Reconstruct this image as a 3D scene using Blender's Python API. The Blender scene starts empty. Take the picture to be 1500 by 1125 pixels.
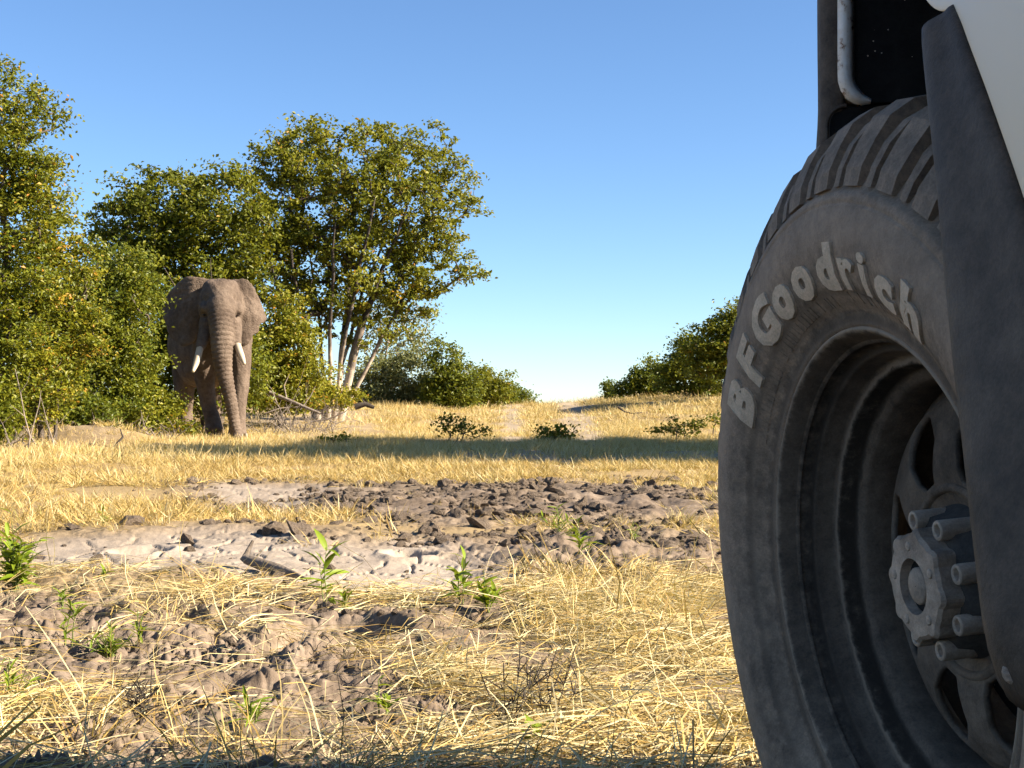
import bpy, bmesh, math, random
import numpy as np
from mathutils import Vector, Matrix, Euler

S = bpy.context.scene
COL = S.collection
RNG = np.random.default_rng(11)
random.seed(11)
R = math.radians

# ------------------------------------------------------------------ camera
CAMZ = 0.54                    # metres above the ground beside the vehicle
FPX, CX, CY = 2000.0, 750.0, 600.0   # focal length, vanishing point and level line of the photo, in its pixels
cam_d = bpy.data.cameras.new('camera')
cam_d.sensor_width = 36.0
cam_d.lens = FPX / 1500 * 36
cam_d.shift_y = (CY - 562.5) / 1500
cam_d.clip_start = 0.02
cam_d.clip_end = 6000
cam = bpy.data.objects.new('camera', cam_d)
COL.objects.link(cam)
cam.location = (0, 0, CAMZ)
cam.rotation_euler = (R(90), 0, 0)
S.camera = cam

# ------------------------------------------------------------------ sky and sun
SUN_AZ, SUN_EL = R(101), R(29)
world = bpy.data.worlds.new('World')
S.world = world
world.use_nodes = True
wn = world.node_tree
sky = wn.nodes.new('ShaderNodeTexSky')
sky.sky_type = 'NISHITA'
sky.sun_disc = False
sky.sun_elevation = SUN_EL
sky.sun_rotation = SUN_AZ
sky.altitude = 1500
sky.air_density = 1.0
sky.dust_density = 0.25
sky.ozone_density = 5.0
hs = wn.nodes.new('ShaderNodeHueSaturation')
hs.inputs['Saturation'].default_value = 1.02
wn.links.new(sky.outputs[0], hs.inputs['Color'])
wn.links.new(hs.outputs[0], wn.nodes['Background'].inputs[0])
wn.nodes['Background'].inputs[1].default_value = 0.055

sun_d = bpy.data.lights.new('sun', 'SUN')
sun_d.energy = 5.0
sun_d.angle = R(0.5)
sun_d.color = (1.0, 0.87, 0.70)
sun = bpy.data.objects.new('sun', sun_d)
COL.objects.link(sun)
to_sun = Vector((math.sin(SUN_AZ) * math.cos(SUN_EL), math.cos(SUN_AZ) * math.cos(SUN_EL), math.sin(SUN_EL)))
sun.rotation_euler = to_sun.to_track_quat('Z', 'Y').to_euler()
sun.location = (20, -6, 25)

S.view_settings.view_transform = 'Standard'
S.view_settings.look = 'None'
S.view_settings.exposure = 1.92
S.view_settings.gamma = 1.0
S.render.engine = 'CYCLES'
S.cycles.max_bounces = 5
S.cycles.use_adaptive_sampling = True
S.cycles.adaptive_threshold = 0.02
S.cycles.transparent_max_bounces = 8
S.cycles.use_denoising = True

# ------------------------------------------------------------------ helpers
def at(px, py, D):
    """a point at depth D (m) seen at photo pixel px, py"""
    return Vector(((px - CX) / FPX * D, D, CAMZ + (CY - py) / FPX * D))

def link(o, parent=None):
    COL.objects.link(o)
    if parent is not None:
        o.parent = parent
    return o

def tag(o, label=None, cat=None, group=None, kind=None):
    if label: o['label'] = label
    if cat: o['category'] = cat
    if group: o['group'] = group
    if kind: o['kind'] = kind
    return o

def empty(name, loc=(0, 0, 0), rz=0.0):
    o = bpy.data.objects.new(name, None)
    o.empty_display_size = 0.2
    link(o)
    o.location = loc
    o.rotation_euler = (0, 0, rz)
    return o

def mesh_np(name, V, F, mat=None, parent=None, smooth=True, tint=None):
    """F: (n,3) or (n,4) int array; tint: per-face float"""
    me = bpy.data.meshes.new(name)
    V = np.asarray(V, dtype=np.float32); F = np.asarray(F, dtype=np.int32)
    n, k = F.shape
    me.vertices.add(len(V)); me.vertices.foreach_set('co', V.ravel())
    me.loops.add(n * k); me.loops.foreach_set('vertex_index', F.ravel())
    me.polygons.add(n)
    me.polygons.foreach_set('loop_start', np.arange(0, n * k, k, dtype=np.int32))
    me.polygons.foreach_set('loop_total', np.full(n, k, dtype=np.int32))
    me.polygons.foreach_set('use_smooth', np.full(n, smooth, dtype=bool))
    if tint is not None:
        a = me.attributes.new('tint', 'FLOAT', 'FACE')
        a.data.foreach_set('value', np.asarray(tint, dtype=np.float32))
    me.update(calc_edges=True)
    if mat: me.materials.append(mat)
    o = bpy.data.objects.new(name, me)
    return link(o, parent)

def bm_obj(name, bm, mat, parent=None, smooth=True):
    me = bpy.data.meshes.new(name)
    bmesh.ops.recalc_face_normals(bm, faces=bm.faces[:])
    bm.to_mesh(me); bm.free()
    for p in me.polygons: p.use_smooth = smooth
    if mat: me.materials.append(mat)
    return link(bpy.data.objects.new(name, me), parent)

def from_modifiers(o):
    """bake an object's modifiers into its mesh"""
    dg = bpy.context.evaluated_depsgraph_get()
    dg.update()
    me = bpy.data.meshes.new_from_object(o.evaluated_get(dg), depsgraph=dg)
    o.modifiers.clear()
    old = o.data
    o.data = me
    return o

def bevel(o, w=0.006, seg=2):
    m = o.modifiers.new('bevel', 'BEVEL'); m.width = w; m.segments = seg; m.limit_method = 'ANGLE'; m.angle_limit = R(35)
    return o

# gradient noise in numpy -------------------------------------------------
def _hash(ix, iy, s):
    h = (ix.astype(np.int64) * 374761393 + iy.astype(np.int64) * 668265263 + s * 1442695041) & 0xffffffff
    h = ((h ^ (h >> 13)) * 1274126177) & 0xffffffff
    return (h ^ (h >> 16)) & 0xffffffff

def pn(x, y, s=0):
    ix = np.floor(x); iy = np.floor(y); fx = x - ix; fy = y - iy
    u = fx * fx * fx * (fx * (fx * 6 - 15) + 10); v = fy * fy * fy * (fy * (fy * 6 - 15) + 10)
    def g(dx, dy):
        a = _hash(ix + dx, iy + dy, s) * (2 * math.pi / 4294967296.0)
        return np.cos(a) * (fx - dx) + np.sin(a) * (fy - dy)
    a = g(0, 0); b = g(1, 0); c = g(0, 1); d = g(1, 1)
    return 1.5 * ((a * (1 - u) + b * u) * (1 - v) + (c * (1 - u) + d * u) * v)

def fbm(x, y, o=4, s=0, gain=0.5):
    r = 0; a = 1.0
    for i in range(o):
        r = r + a * pn(x, y, s + i * 17); x = x * 2.03 + 3.1; y = y * 2.03 + 7.7; a *= gain
    return r

def billow(x, y, o=4, s=0, gain=0.5):
    r = 0; a = 1.0
    for i in range(o):
        r = r + a * (2 * np.abs(pn(x, y, s + i * 17)) - 1); x = x * 2.03 + 3.1; y = y * 2.03 + 7.7; a *= gain
    return r

def worley(x, y, s=0):
    """distance to the nearest cell border (0 at a crack) and a random value per cell"""
    ix = np.floor(x); iy = np.floor(y)
    f1 = np.full(x.shape, 9.0); f2 = np.full(x.shape, 9.0); cid = np.zeros(x.shape)
    for dx in (-1, 0, 1):
        for dy in (-1, 0, 1):
            h = _hash(ix + dx, iy + dy, s)
            jx = (h & 0xffff) / 65535.0; jy = ((h >> 16) & 0xffff) / 65535.0
            d = np.hypot(ix + dx + jx - x, iy + dy + jy - y)
            m = d < f1
            f2 = np.where(m, f1, np.minimum(f2, d)); cid = np.where(m, jx, cid); f1 = np.where(m, d, f1)
    return f2 - f1, cid

def sstep(a, b, x):
    t = np.clip((x - a) / (b - a), 0, 1)
    return t * t * (3 - 2 * t)

# ------------------------------------------------------------------ materials
def new_mat(name):
    m = bpy.data.materials.new(name); m.use_nodes = True
    nt = m.node_tree
    return m, nt, nt.nodes['Principled BSDF']

def N(nt, t, **k):
    n = nt.nodes.new(t)
    for a, b in k.items():
        if a in n.inputs: n.inputs[a].default_value = b
        else: setattr(n, a, b)
    return n

GAIN = 0.60     # reflectance of the outdoor surfaces, relative to the values noted with them
def ramp(nt, stops, fac):
    n = nt.nodes.new('ShaderNodeValToRGB')
    e = n.color_ramp.elements
    while len(e) < len(stops): e.new(0.5)
    for i, (p, c) in enumerate(stops):
        e[i].position = p; e[i].color = (c[0] * GAIN, c[1] * GAIN, c[2] * GAIN, 1)
    nt.links.new(fac, n.inputs[0])
    return n.outputs[0]

def noise(nt, scale, detail=4, rough=0.55, coord='Object', stretch=None):
    tc = nt.nodes.new('ShaderNodeTexCoord')
    n = N(nt, 'ShaderNodeTexNoise', Scale=scale, Detail=detail, Roughness=rough)
    src = tc.outputs[coord]
    if stretch:
        mp = nt.nodes.new('ShaderNodeMapping'); mp.inputs['Scale'].default_value = stretch
        nt.links.new(src, mp.inputs[0]); src = mp.outputs[0]
    nt.links.new(src, n.inputs['Vector'])
    return n.outputs['Fac']

def mixc(nt, fac, a, b, mode='MIX'):
    n = nt.nodes.new('ShaderNodeMix'); n.data_type = 'RGBA'; n.blend_type = mode
    for sock, v in ((n.inputs['Factor'], fac), (n.inputs['A'], a), (n.inputs['B'], b)):
        pass
    ins = [i for i in n.inputs if i.enabled]
    for sock, v in zip(ins, (fac, a, b)):
        if isinstance(v, bpy.types.NodeSocket): nt.links.new(v, sock)
        elif isinstance(v, (int, float)): sock.default_value = v
        else: sock.default_value = (*v, 1) if len(v) == 3 else v
    return [o for o in n.outputs if o.enabled][0]

def mathn(nt, op, a, b=None, clamp=False):
    n = nt.nodes.new('ShaderNodeMath'); n.operation = op; n.use_clamp = clamp
    for i, v in enumerate((a, b)):
        if v is None: continue
        if isinstance(v, bpy.types.NodeSocket): nt.links.new(v, n.inputs[i])
        else: n.inputs[i].default_value = v
    return n.outputs[0]

def bump(nt, bsdf, h, strength=0.5, dist=0.01):
    b = N(nt, 'ShaderNodeBump', Strength=strength, Distance=dist)
    nt.links.new(h, b.inputs['Height']); nt.links.new(b.outputs[0], bsdf.inputs['Normal'])
    return b

def simple_mat(name, ca, cb, scale=8, rough=0.7, bs=0.3, bd=0.005, metal=0.0, bscale=None, detail=5, spec=0.5):
    m, nt, p = new_mat(name)
    f = noise(nt, scale, detail)
    nt.links.new(ramp(nt, [(0.3, ca), (0.7, cb)], f), p.inputs['Base Color'])
    p.inputs['Roughness'].default_value = rough; p.inputs['Metallic'].default_value = metal
    p.inputs['Specular IOR Level'].default_value = spec
    bump(nt, p, noise(nt, bscale or scale * 4, 5), bs, bd)
    return m

def leaf_mat(name, stops, transl=0.35, rough=0.5, attr='tint', objvar=0.12):
    """foliage: colour from a per-face value, part of the light passes through"""
    m, nt, p = new_mat(name)
    at_ = N(nt, 'ShaderNodeAttribute', attribute_name=attr)
    oi = nt.nodes.new('ShaderNodeObjectInfo')
    v = mathn(nt, 'ADD', at_.outputs['Fac'], mathn(nt, 'MULTIPLY', mathn(nt, 'SUBTRACT', oi.outputs['Random'], 0.5), objvar), True)
    if name.startswith('leaf_'): stops = [(q, (c_[0], c_[1] * 1.12, c_[2])) for q, c_ in stops]
    c = ramp(nt, stops, v)
    nt.links.new(c, p.inputs['Base Color'])
    p.inputs['Roughness'].default_value = rough
    p.inputs['Specular IOR Level'].default_value = 0.35
    tr = nt.nodes.new('ShaderNodeBsdfTranslucent')
    nt.links.new(mixc(nt, 0.5, c, (0.29, 0.275, 0.020)), tr.inputs[0])
    mx = nt.nodes.new('ShaderNodeMixShader'); mx.inputs[0].default_value = transl
    nt.links.new(p.outputs[0], mx.inputs[1]); nt.links.new(tr.outputs[0], mx.inputs[2])
    nt.links.new(mx.outputs[0], nt.nodes['Material Output'].inputs[0])
    return m

# ------------------------------------------------------------------ the ground
def ell(px, py, cx, cy, rx, ry, soft=0.45):
    d = np.hypot((px - cx) / rx, (py - cy) / ry)
    return 1 - sstep(1 - soft, 1 + soft, d)

def to_px(x, y):
    yy = np.maximum(y, 0.6)
    return CX + FPX * x / yy, CY + FPX * 0.60 / yy

RIDGE_PX = [-3000, -400, 200, 520, 640, 740, 795, 850, 950, 1060, 1250, 1700, 4000]
RIDGE_Z = [1.1, 0.9, 0.82, 0.74, 0.70, 0.62, 0.61, 0.74, 0.99, 1.24, 1.42, 1.6, 1.6]
HOLES = [(600, 806, 0.10, 0.12), (516, 918, 0.17, 0.11), (700, 905, 0.15, 0.09), (772, 985, 0.12, 0.07), (1040, 838, 0.2, 0.10),
         (860, 800, 0.16, 0.06), (420, 935, 0.11, 0.06), (205, 805, 0.12, 0.05), (330, 1010, 0.10, 0.05), (110, 900, 0.12, 0.05)]

def soil_masks(x, y):
    px, py = to_px(x, y)
    wob = 26 * fbm(x * 0.9, y * 0.9, 3, 5)
    qx, qy = px + wob * 1.6, py + wob * 0.35 * np.clip((py - 600) / 150, 0.2, 1.6)
    mud = np.maximum.reduce([ell(qx, qy, 600, 735, 300, 27), ell(qx, qy, 850, 738, 250, 27), ell(qx, qy, 420, 722, 150, 17),
                             ell(qx, qy, 330, 822, 400, 44), ell(qx, qy, 620, 822, 190, 42), ell(qx, qy, 900, 800, 230, 36)])
    strip = np.maximum(ell(qx, qy, 430, 755, 120, 10), ell(qx, qy, 700, 690, 420, 9))
    mud = mud * (1 - 0.8 * strip)
    smooth = np.maximum(ell(qx, qy, 540, 826, 180, 36), 0.92 * ell(qx, qy, 270, 815, 280, 32))
    smooth = np.maximum(smooth, 0.7 * ell(qx, qy, 420, 722, 120, 13))
    fore = sstep(855, 880, qy)
    right = sstep(440, 700, qx)
    patches = np.maximum.reduce([ell(qx, qy, 515, 915, 60, 30), ell(qx, qy, 700, 903, 90, 26), ell(qx, qy, 770, 985, 80, 22),
                                 ell(qx, qy, 610, 1055, 130, 30), ell(qx, qy, 200, 965, 200, 40), ell(qx, qy, 60, 900, 110, 40), ell(qx, qy, 420, 1010, 160, 45)])
    nz = fbm(x * 2.2, y * 2.2, 3, 41)
    foresoil = fore * np.clip(patches * 0.9 + (1 - right) * (0.50 + 0.65 * nz) + right * (0.02 + 0.35 * nz), 0, 1)
    track = np.maximum(ell(px + wob * .3, py, 745 + (py - 600) * 0.12, 628, 13 + (py - 600) * 0.2, 34),
                       ell(px + wob * .3, py, 800 + (py - 600) * 1.3, 632, 10 + (py - 600) * 0.55, 26))
    track = np.maximum(track, 0.85 * ell(px + wob * .4, py, 445, 634, 95, 13))
    track = np.maximum(track, 0.8 * ell(px, py, 880, 672, 260, 12))
    mound = ell(px, py, 125, 640, 80, 18)
    return dict(px=px, py=py, mud=mud, smooth=smooth, fore=fore, foresoil=foresoil, track=track, mound=mound)

def base_z(x, y):
    px = CX + FPX * x / np.maximum(y, 0.6)
    rid = np.interp(px, RIDGE_PX, RIDGE_Z)
    t = sstep(25, 50, y)
    z = np.interp(y, [-1000, 1.9, 3.2, 24, 4000], [0.0, 0.0, -0.06, -0.06, -0.06])
    z = z * (1 - t) + rid * t
    far = np.hypot(x, y)
    z = z - sstep(50, 200, far) * 4 - np.clip(far - 120, 0, None) * 0.02
    return z

def ground_z(x, y, fine=True):
    x = np.asarray(x, dtype=np.float64); y = np.asarray(y, dtype=np.float64)
    m = soil_masks(x, y)
    z = base_z(x, y)
    z = z + 0.05 * fbm(x * 0.35, y * 0.35, 2, 3) * sstep(2, 6, np.hypot(x, y)) * (1 + 2.0 * sstep(25, 50, y))
    # wallow hollow and its trodden rim
    z = z - 0.05 * m['smooth'] * m['mud'] + 0.03 * m['mud'] * (1 - m['smooth'])
    # trampled clods
    wx, wy = x + 0.08 * pn(x * 3, y * 3, 71), y + 0.08 * pn(x * 3, y * 3, 72)
    b = billow(wx * 3.1, wy * 3.1, 2, 21, 0.55) + 0.2
    amp = m['mud'] * (1 - 0.94 * m['smooth']) * 0.026 + m['foresoil'] * 0.022 + m['fore'] * 0.007
    z = z + amp * b
    if fine:
        Dn = np.hypot(x, y); f2 = 1 - 0.8 * sstep(6.5, 10, Dn); f3 = sstep(5.8, 3.6, Dn); f4 = sstep(3.9, 2.7, Dn)
        b2 = billow(wx * 8.5, wy * 8.5, 3, 61, 0.55) + 0.2
        z = z + amp * 0.42 * b2 * f2
        e, cid = worley(wx * 5.2, wy * 5.2, 9)
        crack = 1 - sstep(0.0, 0.085, e)
        plate = m['mud'] * (0.35 + 0.65 * m['smooth'])
        z = z + plate * ((cid - 0.5) * 0.008 - 0.018 * crack)
        e2, c2 = worley(wx * 14, wy * 14, 19)
        z = z + (m['mud'] * (1 - m['smooth']) + 0.8 * m['foresoil']) * ((c2 - 0.5) * 0.016 - 0.012 * (1 - sstep(0, 0.25, e2))) * sstep(8.5, 5, Dn)
        b3 = billow(wx * 27, wy * 27, 2, 81, 0.6) + 0.2
        b4 = billow(wx * 61, wy * 61, 2, 83, 0.6) + 0.2
        rough = m['mud'] * (1 - m['smooth']) + m['foresoil'] + 0.3 * m['fore']
        patch = np.clip(0.5 + 1.4 * fbm(x * 2.1, y * 2.1, 2, 85), 0.1, 1.3)
        z = z + rough * patch * (0.0085 * b3 * f3 + 0.0040 * b4 * f4)
        e3, c3 = worley(wx * 30, wy * 30, 29)
        z = z + (m['mud'] * (1 - m['smooth']) + 0.8 * m['foresoil']) * ((c3 - 0.5) * 0.007) * f4
    for hx, hy, rr, dp in HOLES:
        D = FPX * 0.60 / (hy - CY); cx = (hx - CX) / FPX * D
        d = np.hypot(x - cx, (y - D) * 0.8) / rr
        d = d + 0.25 * pn(x * 9, y * 9, 55)
        z = z - dp * (1 - sstep(0.45, 1.05, d)) + 0.018 * np.exp(-((d - 1.25) / 0.28) ** 2)
    D = 22.5; cx = (125 - CX) / FPX * D
    d = np.hypot((x - cx) / 1.25, (y - D) / 1.0)
    z = z + 0.40 * np.exp(-d * d * 1.1) * (1 + 0.12 * fbm(x * 2.5, y * 2.5, 3, 91))
    D = 45.0; cx = (1035 - CX) / FPX * D
    z = z + 0.35 * np.exp(-(((x - cx) / 1.1) ** 2 + ((y - D) / 1.0) ** 2))
    return z

def gz(x, y):
    return float(ground_z(np.array([x]), np.array([y]), False)[0])

def on_ground(px, D):
    """ground point at depth D on the bearing of pixel column px"""
    x = (px - CX) / FPX * D
    return Vector((x, D, gz(x, D)))

def on_row(px, py):
    """ground point seen at pixel px, py (flat foreground)"""
    D = FPX * 0.60 / (py - CY)
    return on_ground(px, D)

def build_ground():
    fine = np.radians(np.arange(-23.5, 23.501, 0.068))
    side = np.radians(np.concatenate([np.linspace(23.7, 40, 60), np.linspace(41, 179, 70)]))
    th = np.concatenate([-side[::-1], fine, side])
    rows = np.concatenate([np.arange(1160, 940, -1.2), np.arange(940, 690, -0.8), np.arange(690, 641, -1.2)])
    r1 = FPX * 0.60 / (rows - CY)
    r0 = np.linspace(0.25, r1[0] * 0.985, 26)
    r2 = r1[-1] * 1.010 ** np.arange(1, 95)
    r3 = r2[-1] * 1.09 ** np.arange(1, 44)
    r = np.concatenate([r0, r1, r2, r3])
    T, RR = np.meshgrid(th, r)
    X = RR * np.sin(T); Y = RR * np.cos(T)
    Z = ground_z(X, Y)
    nr, nt_ = X.shape
    V = np.stack([X, Y, Z], -1).reshape(-1, 3)
    i = np.arange(nr - 1)[:, None] * nt_ + np.arange(nt_ - 1)[None]
    F = np.stack([i, i + 1, i + 1 + nt_, i + nt_], -1).reshape(-1, 4)
    # close the seam behind the viewer and the small hole at the middle
    j = np.arange(nr - 1) * nt_
    seam = np.stack([j + nt_ - 1, j, j + nt_, j + 2 * nt_ - 1], -1)
    V = np.vstack([V, [[0, 0, 0]]])
    F = np.vstack([F[:, ::-1] if False else F, seam])
    o = mesh_np('ground', V, F, MAT['ground'])
    me = o.data
    bm_ = soil_masks(V[:, 0], V[:, 1])
    e, cid = worley(V[:, 0] * 5.2, V[:, 1] * 5.2, 9)
    def attr(n, v):
        a = me.attributes.new(n, 'FLOAT', 'POINT'); a.data.foreach_set('value', np.asarray(v, dtype=np.float32))
    soil = np.clip(np.maximum.reduce([bm_['mud'], bm_['foresoil'] * 1.3, bm_['mound'] * 0.8, bm_['fore'] * 0.9]), 0, 1)
    attr('soil', soil); attr('pale', bm_['smooth'] * bm_['mud']); attr('track', bm_['track'])
    attr('fore', bm_['fore'])
    # centre cap
    bm = bmesh.new(); bm.from_mesh(me); bm.verts.ensure_lookup_table()
    c = bm.verts[len(V) - 1]
    ring = list(range(nt_))
    for a, b in zip(ring, ring[1:] + ring[:1]):
        bm.faces.new((c, bm.verts[b], bm.verts[a]))
    bm.to_mesh(me); bm.free()
    for p_ in ():
        pass
    me.polygons.foreach_set('use_smooth', np.ones(len(me.polygons), dtype=bool))
    tag(o, 'trampled dry ground with churned grey mud wallow and straw', None, None, 'structure')
    return o

MAT = {}
def ground_material():
    m, nt, p = new_mat('dry_ground')
    soil = N(nt, 'ShaderNodeAttribute', attribute_name='soil').outputs['Fac']
    pale = N(nt, 'ShaderNodeAttribute', attribute_name='pale').outputs['Fac']
    track = N(nt, 'ShaderNodeAttribute', attribute_name='track').outputs['Fac']
    n1 = noise(nt, 3.0, 6, 0.6); n2 = noise(nt, 26.0, 6, 0.65); n3 = noise(nt, 0.7, 4, 0.6)
    mudc = ramp(nt, [(0.30, (0.10, 0.072, 0.050)), (0.5, (0.25, 0.19, 0.138)), (0.72, (0.46, 0.365, 0.275))], mixc(nt, 0.5, n1, n2))
    palec = ramp(nt, [(0.3, (0.42, 0.345, 0.265)), (0.7, (0.60, 0.51, 0.41))], n1)
    lit = ramp(nt, [(0.30, (0.26, 0.175, 0.08)), (0.5, (0.45, 0.325, 0.155)), (0.7, (0.60, 0.46, 0.25))], mixc(nt, 0.55, n3, n2))
    trc = ramp(nt, [(0.3, (0.46, 0.37, 0.27)), (0.7, (0.60, 0.50, 0.38))], n2)
    c = mixc(nt, soil, lit, mudc)
    c = mixc(nt, mathn(nt, 'MULTIPLY', pale, 0.95), c, palec)
    c = mixc(nt, mathn(nt, 'MULTIPLY', track, mathn(nt, 'ADD', n2, 0.25)), c, trc)
    nt.links.new(c, p.inputs['Base Color'])
    p.inputs['Roughness'].default_value = 0.92
    p.inputs['Specular IOR Level'].default_value = 0.15
    b1 = noise(nt, 60, 6, 0.7); b2 = noise(nt, 14, 5, 0.6)
    bump(nt, p, mathn(nt, 'ADD', mathn(nt, 'MULTIPLY', b1, 0.5), b2), 0.8, 0.009)
    return m
MAT['ground'] = ground_material()
ground = build_ground()

GAIN = 0.92

# ------------------------------------------------------------------ trees, bushes
BARK = simple_mat('bark_dark', (0.035, 0.026, 0.019), (0.11, 0.085, 0.065), 9, 0.9, 0.6, 0.02)
BARK_PALE = simple_mat('bark_pale', (0.20, 0.16, 0.12), (0.40, 0.34, 0.27), 7, 0.85, 0.5, 0.02)
LEAF_OLIVE = leaf_mat('leaf_olive', [(0.0, (0.044, 0.056, 0.005)), (0.35, (0.108, 0.116, 0.008)), (0.65, (0.190, 0.172, 0.011)), (0.88, (0.25, 0.205, 0.016)), (1.0, (0.40, 0.18, 0.03))])
LEAF_GREEN = leaf_mat('leaf_green', [(0.0, (0.034, 0.052, 0.006)), (0.4, (0.084, 0.102, 0.008)), (0.75, (0.165, 0.162, 0.011)), (1.0, (0.26, 0.22, 0.02))])
LEAF_YELLOW = leaf_mat('leaf_yellow', [(0.0, (0.046, 0.064, 0.006)), (0.35, (0.125, 0.135, 0.009)), (0.7, (0.235, 0.205, 0.013)), (0.9, (0.34, 0.24, 0.02)), (1.0, (0.50, 0.21, 0.03))])
LEAF_DUSTY = leaf_mat('leaf_dusty', [(0.0, (0.10, 0.105, 0.045)), (0.5, (0.17, 0.165, 0.07)), (1.0, (0.27, 0.25, 0.13))])

def mopane_bark():
    """pale smooth bark on the boles, dark rough bark on the limbs"""
    m, nt, p = new_mat('bark_mopane')
    tc = nt.nodes.new('ShaderNodeTexCoord'); sx = nt.nodes.new('ShaderNodeSeparateXYZ'); nt.links.new(tc.outputs['Object'], sx.inputs[0])
    f = noise(nt, 3.0, 5, 0.6)
    h = mathn(nt, 'ADD', mathn(nt, 'MULTIPLY', sx.outputs[2], 0.30), mathn(nt, 'MULTIPLY', mathn(nt, 'SUBTRACT', f, 0.5), 1.6))
    c = ramp(nt, [(0.25, (0.42, 0.345, 0.265)), (0.55, (0.16, 0.125, 0.095)), (0.85, (0.045, 0.034, 0.026))], h)
    nt.links.new(c, p.inputs['Base Color']); p.inputs['Roughness'].default_value = 0.9
    bump(nt, p, noise(nt, 14, 5), 0.6, 0.02)
    return m

def tubes(paths, sides=6):
    """paths: list of (points (n,3), radii (n,)) -> V, F quads"""
    VV = []; FF = []; base = 0
    for P, r in paths:
        P = np.asarray(P, float); n = len(P)
        k = sides if r[0] > 0.02 else 4 if r[0] > 0.008 else 3
        d = np.gradient(P, axis=0); d /= np.linalg.norm(d, axis=1, keepdims=True) + 1e-9
        ref = np.where(np.abs(d[:, 2:3]) > 0.9, [[1.0, 0, 0]], [[0, 0, 1.0]])
        a = np.cross(d, ref); a /= np.linalg.norm(a, axis=1, keepdims=True) + 1e-9
        # keep the frame from flipping along the path
        for i in range(1, n):
            v = a[i - 1] - d[i] * (a[i - 1] @ d[i]); l = np.linalg.norm(v)
            if l > 1e-4: a[i] = v / l
        b = np.cross(d, a)
        t = np.arange(k) * 2 * math.pi / k
        ring = P[:, None] + np.asarray(r)[:, None, None] * (np.cos(t)[None, :, None] * a[:, None] + np.sin(t)[None, :, None] * b[:, None])
        VV.append(ring.reshape(-1, 3))
        i = np.arange(n - 1)[:, None] * k + np.arange(k)[None]; j = np.arange(n - 1)[:, None] * k + (np.arange(k)[None] + 1) % k
        FF.append(np.stack([i, j, j + k, i + k], -1).reshape(-1, 4) + base)
        base += n * k
    return np.vstack(VV), np.vstack(FF)

def leaves(centers, size, rng, up=0.35, fold=0.25, aspect=0.62, tint=None):
    """one folded leaf (two triangles) per centre"""
    n = len(centers)
    nrm = rng.normal(size=(n, 3)); nrm[:, 2] = np.abs(nrm[:, 2]) + up
    nrm /= np.linalg.norm(nrm, axis=1, keepdims=True)
    t = rng.normal(size=(n, 3)); t -= nrm * (t * nrm).sum(1, keepdims=True); t /= np.linalg.norm(t, axis=1, keepdims=True)
    s = np.cross(nrm, t)
    L = size * rng.uniform(0.6, 1.35, n)[:, None]; W = L * aspect
    p0 = centers - t * L * 0.5; p2 = centers + t * L * 0.5
    p1 = centers + s * W * 0.5 + nrm * W * fold; p3 = centers - s * W * 0.5 + nrm * W * fold
    V = np.stack([p0, p1, p2, p3], 1).reshape(-1, 3)
    i = np.arange(n) * 4
    F = np.stack([np.stack([i, i + 1, i + 2], -1), np.stack([i, i + 2, i + 3], -1)], 1).reshape(-1, 3)
    return V, F, np.repeat(tint, 2) if tint is not None else None

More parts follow.
